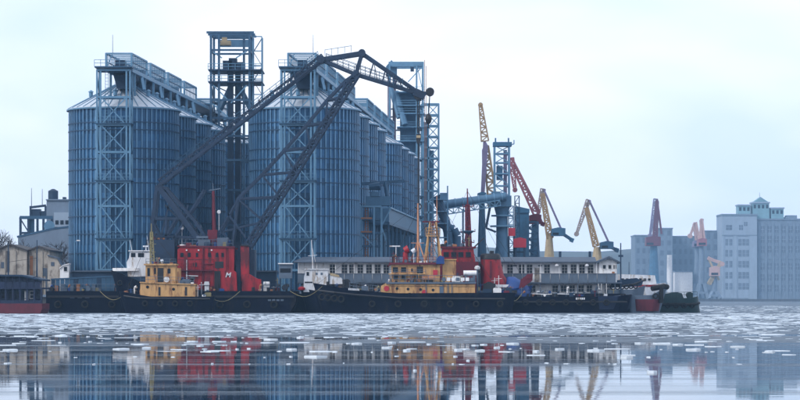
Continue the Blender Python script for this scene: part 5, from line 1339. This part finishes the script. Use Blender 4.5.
    # jib
    T2, A2, B2, N2 = P(321,60,YC), P(362,53.6,YC), P(356,74.5,YC), P(421,94.5,YC)
    jb = part('jib', MB().beam(T2-Vector((0,0.9,0)), A2-Vector((0,0.9,0)), 0.4, 0.62), M['crane'], t)
    for dy in (-0.9, 0.9):
        o = Vector((0,dy,0))
        if dy > 0: part('jib_chord', MB().beam(T2+o, A2+o, 0.4, 0.62), M['crane'], jb)
        part('jib_chord', MB().beam(A2+o, N2+o*0.5, 0.36, 0.52), M['crane'], jb)
        part('jib_chord', MB().beam(T2+o, B2+o, 0.3, 0.45), M['crane'], jb)
        part('jib_chord', MB().beam(B2+o, N2+o*0.5, 0.3, 0.5), M['crane'], jb)
        part('jib_strut', MB().beam(A2+o, B2+o, 0.5, 0.9), M['crane'], jb)
        for f in (0.2, 0.4, 0.6, 0.78):
            part('jib_brace', MB().beam(A2.lerp(N2,f)+o, B2.lerp(N2,f)+o, 0.13), M['crane'], jb)
            part('jib_brace', MB().beam(A2.lerp(N2,f)+o, B2.lerp(N2,f+0.13)+o, 0.1), M['crane'], jb)
        wr = MB()
        for dz in (0.5, 1.0, 1.5):
            wr.beam(T2.lerp(B2,0.15)+o+Vector((0,0,dz*0.8)), B2+o+Vector((0,0,dz)), 0.07)
            wr.beam(B2+o+Vector((0,0,dz)), B2.lerp(N2,0.72)+o*0.7+Vector((0,0,dz*0.8)), 0.07)
        for k in range(11):
            c = B2.lerp(N2, 0.72*k/10)+o; wr.beam(c, c+Vector((0,0,1.5)), 0.07)
        for k in range(6):
            c = T2.lerp(B2, 0.15+0.8*k/5)+o; wr.beam(c, c+Vector((0,0,1.2)), 0.07)
        part('jib_walkway_rail', wr, M['msteel'], jb)
    for c in (T2, A2, B2): part('jib_pin', MB().cyl(c-Vector((0,1.4,0)), c+Vector((0,1.4,0)), 0.55, 0.55, 12), M['crane'], jb)
    rr = MB()
    for k in range(5):
        c = T2 + (A2-T2)*(0.1+0.16*k)+Vector((0,-0.9,0.4)); rr.beam(c, c+Vector((0,0,0.95)), 0.06)
    rr.beam(T2+(A2-T2)*0.1+Vector((0,-0.9,1.3)), T2+(A2-T2)*0.74+Vector((0,-0.9,1.3)), 0.06)
    part('jib_walkway_rail', rr, M['msteel'], jb)
    hd = P(419,95,YC)
    part('jib_head', MB().beam(P(414,92,YC), P(425,96.5,YC), 1.6, 1.1).bx(X(416,YC), X(421.5,YC), YC-0.5, YC+0.5, Z(101,YC), Z(95,YC)), M['crane'], jb)
    part('jib_fly', MB().beam(P(421,94,YC), P(431,92.5,YC), 0.7, 0.5), M['crane'], jb)
    for c, r_ in ((P(418.5,95,YC),0.75),(P(430,92,YC),0.62)):
        part('head_sheave', MB().cyl(c-Vector((0,0.65,0)), c+Vector((0,0.65,0)), r_, r_, 14), M['black'], jb, True)
    # ropes and hooks
    for dx in (-1.0, 1.0): part('hoist_rope', MB().beam(P(418.4+dx,97,YC), P(418.4+dx*0.8,133,YC), 0.17), M['rope'], t)
    part('hook_block', MB().prism([(X(416.3,YC),Z(134,YC)),(X(420.7,YC),Z(134,YC)),(X(421,YC),Z(139,YC)),(X(419.5,YC),Z(144,YC)),(X(417.3,YC),Z(144,YC)),(X(416,YC),Z(139,YC))], YC-0.4, YC+0.4), M['black'], t)
    part('block_stripe', MB().bx(X(416.4,YC), X(420.6,YC), YC-0.46, YC-0.405, Z(138,YC), Z(135.5,YC)), M['yellow'], t)
    part('sling', MB().beam(P(418.4,144,YC), P(418.4,203,YC), 0.24), M['rope'], t)
    hk = MB(); pts = [P(418.4,203,YC)+Vector((0.42*math.sin(a),0,-0.5+0.42*math.cos(a))) for a in [i*0.45 for i in range(11)]]
    part('hook', hk.tube(pts, 0.12, 6), M['black'], t)
    part('hoist_rope', MB().beam(P(429.8,94,YC), P(428.5,117,YC), 0.15), M['rope'], t)
    part('auxiliary_hook', MB().lathe([(0.05,0),(0.35,0.25),(0.52,0.8),(0.4,1.3),(0.12,1.6)], 12, (X(428.5,YC),YC,Z(124.5,YC))).tube([P(428.5,124.5,YC), P(428,127.5,YC), P(429.3,128,YC)], 0.1, 6), M['black'], t, True)
    # grey operator cabin on legs at the right end of the deck
    cb = part('deck_cabin', MB().bx(X(279,390), X(292,390), 389.4, 391.6, Z(278.4,390), Z(264.2,390)), M['grey'], t)
    part('window', MB().bx(X(280.2,389.4), X(290.6,389.4), 389.33, 389.39, Z(272.4,389.4), Z(268.3,389.4)), M['glass'], cb)
    part('cabin_roof', MB().bx(X(278.3,390), X(292.8,390), 389.1, 391.9, Z(264.2,390)+0.01, Z(263.2,390)), M['wall'], cb)
    for v in (280, 291): 
        for yy in (389.6, 391.3): part('cabin_leg', MB().beam((X(v,390),yy,zd), (X(v,390),yy,Z(278.4,390)), 0.18), M['dsteel'], t)
    part('deck_winch', MB().cyl((X(285,390),389.2,zd+0.5), (X(285,390),390.8,zd+0.5), 0.45, 0.45, 12), M['black'], t)
    for v in (253, 268, 274): part('bollard', MB().cyl((X(v,YF),YF+0.5,zd), (X(v,YF),YF+0.5,zd+0.55), 0.2, 0.24, 10), M['black'], t)
    mast_stays(t, P(213.2,192,394), [P(180,246,394), P(247,246,394)])
    clutter(t, X(50,YF), X(124,YF), YF+0.3, YF+0.95, zd, 18, 51, 0.9)
    clutter(t, X(178,YF), X(222,YF), YF+0.3, y0-0.5, zd, 14, 52, 0.9)
    clutter(t, X(250,YF), X(292,YF), YF+0.3, YF+3, zd, 16, 53, 1.1)
    clutter(t, X(181,y0), X(232,y0), y0+0.6, 394, Z(246.2,y0), 16, 54, 1.0)
    clutter(t, X(150,YC), X(175,YC), YC-2.4, YC, Z(240,YC), 8, 55, 1.2)
    for a, b in (((170,200),(160,240)),((188,205),(176,246)),((165,205),(192,232)),((198,226),(182,246)),((222,232),(206,246)),((222,232),(236,248)),((238,199),(214,240)),((228,214),(246,238))):
        part('gantry_strut', MB().beam(P(*a,YC-1.5), P(*b,YC-1.5), 0.26), M['crane'], t)
floating_crane()

# ---- small beige tug beside the crane
def small_tug():
    Y = 381.0; yf = Y-1.9
    x0, x1 = X(119,Y), X(216,Y)
    t = thing('small_tug', 'small beige tug with drab mast moored against the floating crane', 'tug', ((x0+x1)/2, Y, 0))
    part('hull', hull_mb(x0, x1, Y, 5.0, lambda u: 2.35+0.75*max(0,1-u*3), rake=1.2, sharp=0.22), M['navy'], t, True)
    part('rubbing_strake', MB().tube([P(124,296,Y-1.3), P(140,298.2,Y-2.45), P(210,299,Y-2.45)], 0.14, 6), M['black'], t)
    for v in (145, 160, 175, 190): tyre(t, v, 303.5, Y-2.65, 0.42)
    part('lower_house', MB().prism([(X(140,yf),2.0),(X(195.3,yf),2.0),(X(195,yf),Z(284.6,yf)),(X(150,yf),Z(283,yf)),(X(140.4,yf),Z(282.4,yf))], yf, Y+1.9), M['beige'], t)
    part('deck_edge', MB().prism([(X(139.6,yf),Z(282.8,yf)),(X(195.8,yf),Z(285,yf)),(X(195.8,yf),Z(284,yf)),(X(139.6,yf),Z(281.8,yf))], yf-0.22, Y+2.1), M['beige'], t)
    for v in (159.4, 186): part('door', MB().bx(X(v-1,yf), X(v+1,yf), yf-0.06, yf-0.01, Z(295.6,yf), Z(287,yf)), M['black'], t)
    for v, w in ((147.5,287),(173.5,289.2)): porthole(t, v, w, yf, 0.21)
    yu = Y-1.4
    part('wheelhouse', MB().bx(X(145.5,yu), X(175.5,yu), yu, Y+1.4, Z(284,yu), Z(265.4,yu)), M['beige'], t)
    part('wheelhouse_roof', MB().bx(X(144,yu), X(177,yu), yu-0.35, Y+1.7, Z(265.3,yu), Z(263.8,yu)), M['beige'], t)
    for v, w, a, b in ((148.6,2.6,276,268),(155,1.8,274,268),(169,3,273.4,268.6)):
        part('window', MB().bx(X(v-w/2,yu), X(v+w/2,yu), yu-0.06, yu-0.01, Z(a,yu), Z(b,yu)), M['glass'], t)
    part('dark_opening', MB().bx(X(157.6,yu), X(163.4,yu), yu-0.06, yu-0.01, Z(282,yu), Z(268,yu)), M['black'], t)
    part('after_house', MB().bx(X(175.6,yu), X(179.6,yu), yu+0.2, Y+1.2, Z(284,yu), Z(268,yu)), M['beige'], t)
    part('life_ring', MB().cyl(P(166.5,279.5,yu-0.16), P(166.5,279.5,yu-0.04), 0.4, 0.4, 14), M['wall'], t)
    part('mast', lattice((X(152.3,Y),Y,Z(263.8,Y)), (X(151.5,Y),Y,Z(232,Y)), 0.6, 0.3, 9, 0.1, 0.4), M['olive'], t)
    part('top_mast', MB().cyl((X(151.6,Y),Y,Z(250,Y)), (X(151.4,Y),Y,Z(223.5,Y)), 0.12, 0.05, 6), M['olive'], t)
    part('yard', MB().beam(P(147.5,244,Y), P(156,244,Y), 0.1).beam(P(148.4,252,Y), P(155.6,252,Y), 0.1), M['olive'], t)
    part('mast_lamp', MB().bx(X(150.2,Y), X(153,Y), Y-0.5, Y-0.25, Z(240,Y), Z(237.6,Y)), M['olive'], t)
    rail(t, [(X(146,yu),yu-0.25,Z(263.8,yu)), (X(176,yu),yu-0.25,Z(263.8,yu))], 0.7, 'grey', 0.8, 0.05)
    rail(t, [(X(140.5,yf),yf-0.1,Z(282,yf)), (X(194,yf),yf-0.1,Z(284,yf))], 0.85, 'grey', 1.0, 0.05)
    part('searchlight', MB().cyl(P(161,261.5,yu), P(163.4,260.4,yu), 0.28, 0.22, 10).cyl(P(162,263.8,yu), P(162,261.8,yu), 0.05, 0.05, 6), M['white'], t)
    part('skylight', MB().prism([(X(181,yf),Z(284.5,yf)),(X(190,yf),Z(284.5,yf)),(X(188.5,yf),Z(279,yf)),(X(182,yf),Z(279,yf))], yf+0.5, Y+1.0), M['grey'], t)
    part('ventilator', MB().cyl(P(192.4,284.5,Y), P(192.4,279.8,Y), 0.25, 0.25, 8).lathe([(0.26,0),(0.42,0.15),(0.25,0.5)], 10, tuple(P(192.4,279.8,Y))), M['black'], t)
    clutter(t, X(147,Y), X(174,Y), yu+0.1, Y+1, Z(263.8,yu), 9, 61, 0.8)
    clutter(t, X(180,Y), X(194,Y), yf+0.1, Y+1, Z(284.3,yf), 6, 62, 0.9)
    clutter(t, X(125,Y), X(140,Y), Y-1.3, Y+1, 2.6, 8, 63, 1.1)
    clutter(t, X(197,Y), X(212,Y), Y-1.9, Y+1, 2.35, 8, 64, 1.1)
    for a, b in (((151.6,230),(175,263)),((151.6,230),(126,294)),((151.6,234),(196,284))):
        part('rigging_wire', MB().beam(P(*a,Y), P(*b,Y), 0.045), M['rope'], t)
small_tug()

# ---- white wheelhouse boat with tall dark bow
def white_boat():
    Y = 386.2
    t = thing('motor_vessel', 'dark hulled vessel with small white wheelhouse left of the beige tug', 'boat', (X(140,Y), Y, 0))
    part('hull', hull_mb(X(111,Y), X(176,Y), Y, 3.9, lambda u: 3.6+2.55*max(0,1-u*1.5), rake=2.0, sharp=0.3), M['navy'], t, True)
    part('bulwark', hull_mb(X(112.5,Y), X(140,Y), Y, 3.8, lambda u: 6.5, z_lo=6.0, z_hi=6.42, rake=0.2, sharp=0.6), M['wall'], t, True)
    ys = Y-1.3
    part('wheelhouse', MB().prism([(X(128,ys),5.2),(X(150,ys),5.2),(X(150,ys),Z(252.4,ys)),(X(130,ys),Z(251.6,ys)),(X(129,ys),Z(258,ys)),(X(126.5,ys),Z(262.5,ys))], ys, Y+1.3), M['white'], t)
    part('wheelhouse_roof', MB().bx(X(128.6,ys), X(151.2,ys), ys-0.2, Y+1.5, Z(251.4,ys), Z(250.3,ys)), M['white'], t)
    for v, w in ((133.2,4.4),(141,6)): part('window', MB().bx(X(v-w/2,ys), X(v+w/2,ys), ys-0.06, ys-0.01, Z(257,ys), Z(253,ys)), M['glass'], t)
    for v, w in ((128,240),(145,236)): part('aerial', MB().cyl(P(v+4,251,Y), P(v+2,w,Y), 0.05, 0.03, 5), M['white'], t)
    part('radar', MB().bx(X(143,Y), X(148.5,Y), Y-0.2, Y+0.2, Z(247,Y), Z(245.6,Y)).cyl(P(146,251,Y), P(146,247,Y), 0.08, 0.08, 6), M['white'], t)
    tyre(t, 120, 283, Y-1.2, 0.4); tyre(t, 131, 285, Y-1.75, 0.4)
white_boat()

def pilot_boat():
    Y = 392.0; ys = Y-1.3
    t = thing('pilot_boat', 'little white cabin boat tucked behind the big tug bow', 'boat', (X(324,Y), Y, 0))
    part('hull', hull_mb(X(300,Y), X(349,Y), Y, 3.4, lambda u: 3.2+0.4*max(0,1-u*3), rake=1.2, sharp=0.3), M['navy'], t, True)
    part('cabin', MB().prism([(X(303.5,ys),3.0),(X(328,ys),3.0),(X(328,ys),Z(270.4,ys)),(X(306,ys),Z(269.8,ys)),(X(304,ys),Z(277,ys))], ys, Y+1.3), M['white'], t)
    part('cabin_roof', MB().bx(X(304.6,ys), X(329,ys), ys-0.2, Y+1.5, Z(269.7,ys), Z(268.8,ys)), M['white'], t)
    part('window', MB().bx(X(306.6,ys), X(309,ys), ys-0.06, ys-0.01, Z(275.6,ys), Z(272,ys)), M['glass'], t)
    for v in (316.6, 321.6): part('window', MB().bx(X(v-1,ys), X(v+1,ys), ys-0.06, ys-0.01, Z(274.8,ys), Z(272.6,ys)), M['grey'], t)
    part('vent_slot', MB().bx(X(304.6,ys), X(312.5,ys), ys-0.05, ys-0.01, Z(283,ys), Z(281.6,ys)), M['black'], t)
    part('after_awning', MB().prism([(X(329.5,ys),Z(284,ys)),(X(345,ys),Z(284,ys)),(X(341,ys),Z(277.6,ys)),(X(330,ys),Z(274.2,ys))], ys+0.3, Y+1), M['white'], t)
    part('awning_stripe', MB().prism([(X(330,ys),Z(275.2,ys)),(X(339.6,ys),Z(277.4,ys)),(X(339,ys),Z(275,ys)),(X(330,ys),Z(272.6,ys))], ys+0.2, ys+0.29), M['yellow'], t)
    part('mast', MB().cyl(P(313,269,Y), P(311.5,240,Y), 0.09, 0.05, 6).beam(P(308,256,Y), P(317,255,Y), 0.07).beam(P(311.8,246,Y), P(315.5,262,Y), 0.05), M['white'], t)
    part('buoy', MB().lathe([(0.05,0),(0.5,0.12),(0.55,0.4),(0.2,0.6)], 12, (X(301.5,ys),ys-0.2,3.2)), M['red'], t, True)
pilot_boat()

# ---- blue passenger pontoon at the left edge
def blue_pontoon():
    Y = 374.0
    x0, x1 = X(-45,Y), X(42,Y)
    t = thing('blue_pontoon', 'blue two deck pontoon with red hull at the left edge', 'pontoon', ((x0+x1)/2, Y+3, 0))
    zh = Z(303.5,Y); zm = Z(289,Y); zp = Z(279.5,Y); zt = Z(275.4,Y)
    part('hull', MB().prism([(x0,-0.6),(x1-0.5,-0.6),(x1,0.6),(x1,zh),(x0,zh)], Y, Y+8), M['boot'], t)
    part('lower_wall', MB().bx(x0+0.4, x1-0.9, Y+1.4, Y+7.4, zh, zm-0.02), M['bhull'], t)
    part('upper_deck', MB().bx(x0, x1, Y-0.1, Y+8, zm, zm+0.2), M['bhull'], t)
    part('upper_wall', MB().bx(x0+0.4, x1-1.2, Y+1.3, Y+7.3, zm+0.21, zp+0.4), M['bhull'], t)
    rf = MB(); rf.prism([(x0,zt-0.1),(X(22,Y),zt-0.15),(x1+0.1,zt-0.75),(x1+0.1,zt-0.55),(X(22,Y),zt+0.1),(x0,zt+0.15)], Y-0.3, Y+8.2)
    part('roof', rf, M['dsteel'], t)
    k = 0
    for v in [42-0.8-7.1*i for i in range(11)]:
        xx = X(v,Y); k += 1
        part('lower_post', MB().beam((xx,Y+0.1,zh), (xx,Y+0.1,zm), 0.22), M['bhull'], t)
        part('upper_post', MB().beam((xx,Y+0.1,zm+0.2), (xx,Y+0.1,zt-0.12-(0.5 if v>36 else 0.2 if v > 28 else 0)), 0.16), M['bhull'], t)
        xn = X(v-7.1,Y)
        part('parapet_panel', MB().bx(xn+0.12, xx-0.12, Y-0.02, Y+0.06, zm+0.2, zm+1.0), M['bhull'], t)
        part('kick_panel', MB().bx(xn+0.12, xx-0.12, Y+0.0, Y+0.06, zh, zh+0.45), M['bhull'], t)
        c = 'frame' if k in (2,) else 'bhull'
        window(t, (xx+xn)/2, (zh+zm)/2+0.2, 0.5, 0.95, Y+1.4, 1, 2, 0.08, c)
        window(t, (xx+xn)/2, zp-0.2, 0.6, 0.55, Y+1.3, 1, 1, 0.06, 'bhull')
    part('white_door', MB().bx(X(24.5,Y+1.4), X(28.3,Y+1.4), Y+1.3, Y+1.38, zh, Z(290.5,Y)), M['wall'], t)
    for v, w in ((8.3,243),(37,240)): part('flag_mast', MB().cyl((X(v,Y+0.4),Y+0.4,zt-0.2), (X(v,Y+0.4),Y+0.4,Z(w,Y+0.4)), 0.11, 0.06, 6), M['dsteel'], t)
    part('mast_wire', MB().beam((X(8.3,Y+0.4),Y+0.4,Z(262,Y)), (X(37,Y+0.4),Y+0.4,Z(258,Y)), 0.05), M['rope'], t)
    rail(t, [(x0,Y-0.05,zm+0.95), (x1,Y-0.05,zm+0.95)], 0.35, 'bhull', 1.0, 0.05)
blue_pontoon()

# ---- sheds on the quay at the left
def shed(label, Y, a, b, peak, ev, depth, m, doors=()):
    t = thing('gabled_shed', label, 'shed', (X((a+b)/2,Y), Y, QZ), 'beige sheds on the quay')
    xm = (a+b)/2
    part('wall', MB().prism([(X(a,Y),QZ),(X(b,Y),QZ),(X(b,Y),Z(ev,Y)),(X(xm,Y),Z(peak+0.8,Y)),(X(a,Y),Z(ev,Y))], Y, Y+depth), M[m], t)
    n = 4
    for s in (-1, 1):
        e_ = a-1 if s < 0 else b+1
        part('roof_slope', MB().prism([(X(e_,Y),Z(ev+0.6,Y)),(X(xm,Y),Z(peak+0.6,Y)),(X(xm,Y),Z(peak-0.9,Y)),(X(e_,Y),Z(ev-0.9,Y))], Y-0.5, Y+depth+0.3), M['shedroof'], t)
    for d in doors:
        part('door', MB().bx(X(d[0],Y), X(d[1],Y), Y-0.08, Y-0.01, Z(d[2],Y), Z(d[3],Y)), M[d[4]], t)
    for f in (0.33, 0.66):
        v = a+(b-a)*f; part('pilaster', MB().bx(X(v-0.4,Y), X(v+0.4,Y), Y-0.16, Y-0.015, QZ, Z(ev+0.2,Y)), M[m], t)
    return t
shed('left of two beige gabled sheds with dark roofs on the quay', 411, -6, 26.6, 244.6, 250.6, 16, 'shed', ((6.5,9.3,272,251,'shedroof'),(1,5,268,262,'groof')))
shed('right of two beige gabled sheds with dark roofs on the quay', 412, 28.6, 49.5, 246.6, 250.8, 15, 'shed', ((30,33,275,256,'rust'),(42.5,45.5,276,268,'groof')))
Y = 408
t = thing('lean_to', 'patched beige lean-to on the right side of the gabled sheds', 'shed', (X(55,Y), Y, QZ), 'beige sheds on the quay')
part('wall', MB().prism([(X(48,Y),QZ),(X(61,Y),QZ),(X(61,Y),Z(266,Y)),(X(57,Y),Z(258.6,Y)),(X(48,Y),Z(256,Y))], Y, Y+2.4), M['shed'], t)
part('roof', MB().prism([(X(47.6,Y),Z(256,Y)),(X(57.4,Y),Z(258.6,Y)),(X(62,Y),Z(266.4,Y)),(X(62.4,Y),Z(265.2,Y)),(X(57.6,Y),Z(257.4,Y)),(X(47.6,Y),Z(254.8,Y))], Y-0.3, Y+2.7), M['groof'], t)
part('window', MB().bx(X(51,Y), X(54.4,Y), Y-0.06, Y-0.01, Z(266,Y), Z(262,Y)), M['groof'], t)
part('door', MB().bx(X(43.4,Y), X(45.2,Y), Y+2.4, Y+2.5, QZ, Z(268,Y)), M['groof'], t)
Y = 406
t = thing('white_cabin', 'small white cabin with one dark window right of the sheds', 'cabin', (X(64.5,Y), Y, QZ))
part('wall', MB().prism([(X(60,Y),QZ),(X(68.8,Y),QZ),(X(68.8,Y),Z(264.4,Y)),(X(63,Y),Z(266,Y)),(X(60,Y),Z(269,Y))], Y, Y+1.8), M['wall'], t)
part('roof', MB().prism([(X(59.6,Y),Z(268.9,Y)),(X(63,Y),Z(265.9,Y)),(X(69.4,Y),Z(264.2,Y)),(X(69.4,Y),Z(263.3,Y)),(X(63,Y),Z(265,Y)),(X(59.6,Y),Z(268,Y))], Y-0.2, Y+2), M['wall'], t)
window(t, X(65.6,Y), Z(269,Y), 0.5, 0.65, Y, 1, 1, 0.05)

for k, (a, b, lab) in enumerate(((P(322,286.5,381.5), P(290,291,388.4), 'mooring line from the big tug bow to the crane pontoon'), (P(208,296,378.8), P(240,291.2,388.5), 'mooring line from the small tug stern to the crane pontoon'),
                      (P(506,293,383), P(522,293.4,386.4), 'mooring line from the big tug stern to the blue barge'), (P(126,293,380.5), P(100,291.2,388.4), 'mooring line from the small tug bow to the crane pontoon'))):
    pts = [a.lerp(b, f/8)-Vector((0,0,1.1*math.sin(math.pi*f/8))) for f in range(9)]
    single('mooring_line', MB().tube(pts, 0.04, 5), M['olive'], lab, 'rope', 'mooring lines')
# street lamp before the left silo, low store behind the crane deck
t = thing('quay_lamp', 'slim quay lamp post before the front left silo', 'lamp post', (X(74.5,409), 409, QZ))
part('pole', MB().cyl((X(74.5,409),409,QZ), (X(74.5,409),409,Z(241.5,409)), 0.1, 0.06, 8), M['steel'], t)
part('arm', MB().beam(P(74.5,241.5,409), P(78.5,240.4,409), 0.08), M['steel'], t)
part('lamp_head', MB().bx(X(76.6,409), X(80,409), 408.8, 409.2, Z(241,409), Z(240,409)), M['wall'], t)
Y = 407
t = thing('quay_store', 'long low dark store on the quay behind the crane pontoon', 'shed', (X(170,Y), Y, QZ))
part('wall', MB().bx(X(72,Y), X(276,Y), Y, Y+4, QZ, Z(272,Y)), M['dsteel'], t)
part('roof', MB().prism([(X(71,Y),Z(271.9,Y)),(X(277,Y),Z(271.9,Y)),(X(277,Y),Z(270.4,Y)),(X(71,Y),Z(270.4,Y))], Y-0.4, Y+4.3), M['groof'], t)
for k in range(14):
    part('door', MB().bx(X(76+k*14.3,Y), X(82+k*14.3,Y), Y-0.07, Y-0.01, QZ, Z(281,Y)), M['msteel'] if k%3 else M['teal'], t)

# ------------------------------------------------------------------ ice
def slab(mb, cx, cy, rx, ry, h, n, r, flat=0.82):
    a0 = r.uniform(0, 6.28); base = []; topv = []
    for i in range(n):
        a = a0+2*math.pi*i/n; k = r.uniform(0.68, 1.15)
        base.append((cx+rx*k*math.cos(a), cy+ry*k*math.sin(a), -0.03))
        topv.append((cx+rx*k*flat*math.cos(a), cy+ry*k*flat*math.sin(a), h*r.uniform(0.75,1.15)))
    f = [tuple(n+i for i in range(n))] + [(i, (i+1)%n, n+(i+1)%n, n+i) for i in range(n)]
    mb.add(base+topv, f)
ri = random.Random(21)
def floe(px, py, w_px, h=None):
    Yd = CH*K/(py-HOR); sc = Yd/K
    w = w_px*sc/2
    mb = MB(); slab(mb, X(px,Yd), Yd, w, max(0.25, w*ri.uniform(0.5,1.0)), h or ri.uniform(0.02,0.05), ri.randint(4,7), ri, 0.94)
    size = 'wide' if w_px >= 13 else 'thin' if w_px >= 7 else 'small'
    row = 'in slush near ships' if py < 331 else 'halfway across' if py < 342 else 'on dark open water'
    mark = [m_ for lim, m_ in ((50,'blue pontoon'),(120,'front left silo'),(200,'small beige tug'),(265,'red crane deckhouse'),(313,'grey deck cabin'),(380,'big tug bow'),(478,'beige tug superstructure'),
            (535,'red funnel'),(632,'landing stage'),(705,'green workboat'),(9999,'far elevator building')) if px < lim][0]
    single('ice_floe', mb, M['ice'], f'{size} white ice floe {row}, below the {mark}', 'ice floe', 'ice floes adrift on the harbour water')
# the ones that stand out in the photograph
for px, py, w in ((61,336,17),(10,350.5,19),(121,349.5,17),(147,348.5,12),(193,342,13),(218,342,17),(234,342,9),(272,339.8,16),(292,350,13),(316,357,22),
                  (357,344,13),(372,339,12),(386,348,14),(392,343,9),(407,351,8),(429,344.5,6),(458,350.5,10),(480,351,12),(484,345,9),(497,348,8),(513,344,14),
                  (560,349.6,14),(596,351,18),(640,343.6,12),(662,344,30),(678,345,12),(692,350,17),(702,342,14),(653,373,12),(627,358,14),(468,361,5),(415,371,4),
                  (60,343,5),(90,342,4),(75,331,9),(88,337,4),(136,330,10),(170,332,12),(249,349,5),(237,349.5,4),(205,351,3),(536,352,10),(738,347,16),(770,352,11),(757,340,18),(20,331,14),(45,330,16),(300,338,9),(335,352,7)):
    floe(px, py, w, 0.04 if w < 8 else 0.055)
lanes = [322,324,326,327.5,329,330.5,332,334,336,338.5,341,343.5,346,349,352,357,364]
for k in range(26):
    floe(ri.uniform(0,800), ri.uniform(329,356), ri.uniform(14,34), ri.uniform(0.012,0.028))
for k in range(164):
    py = ri.choice(lanes)+ri.uniform(-0.7,0.7)
    floe(ri.uniform(-8,808), py, ri.uniform(2,8)*(1.5 if ri.random() < 0.2 else 0.8), ri.uniform(0.012,0.035))
ice = MB()
for k in range(9000):
    py = 299 + 14.4 + 30*abs(ri.gauss(0,0.30)) if k < 6500 else 313.4 - ri.random()**0.7*7.5
    if py < 306: py = 306+ri.random()*2
    px = ri.uniform(-60, 860)
    Yd = CH*K/(py-HOR); xx = X(px,Yd)
    if 364 < Yd < 404 and xx < 45: continue
    if Yd >= 400 and xx < 50: continue
    if Yd > 1080: continue
    w = ri.choice((0.1,0.16,0.22,0.3,0.6))*ri.uniform(0.8,1.2)*(1.0+Yd/500)
    slab(ice, xx, Yd, w, w*ri.uniform(0.5,1), ri.uniform(0.004,0.022)*(1+Yd/900), 5, ri)
tag(part('brash_ice', ice, M['brash']), 'band of broken white brash ice covering the water before the ships', 'ice', kind='stuff')

# ------------------------------------------------------------------ haze
hz = bpy.data.materials.new("harbour_haze"); hz.use_nodes = True
hn, hl_ = hz.node_tree.nodes, hz.node_tree.links
hn.clear()
ho = hn.new("ShaderNodeOutputMaterial"); hv = hn.new("ShaderNodeVolumePrincipled")
hv.inputs["Color"].default_value = (0.42, 0.70, 1.0, 1)
hv.inputs["Density"].default_value = 0.00013
hv.inputs["Anisotropy"].default_value = 0.1
hl_.new(hv.outputs["Volume"], ho.inputs["Volume"])
hb = MB().bx(-1700, 1700, -200, 3700, -4.0, 104.0)
tag(part('haze', hb, hz), 'thin pale winter haze over the harbour', kind='stuff')
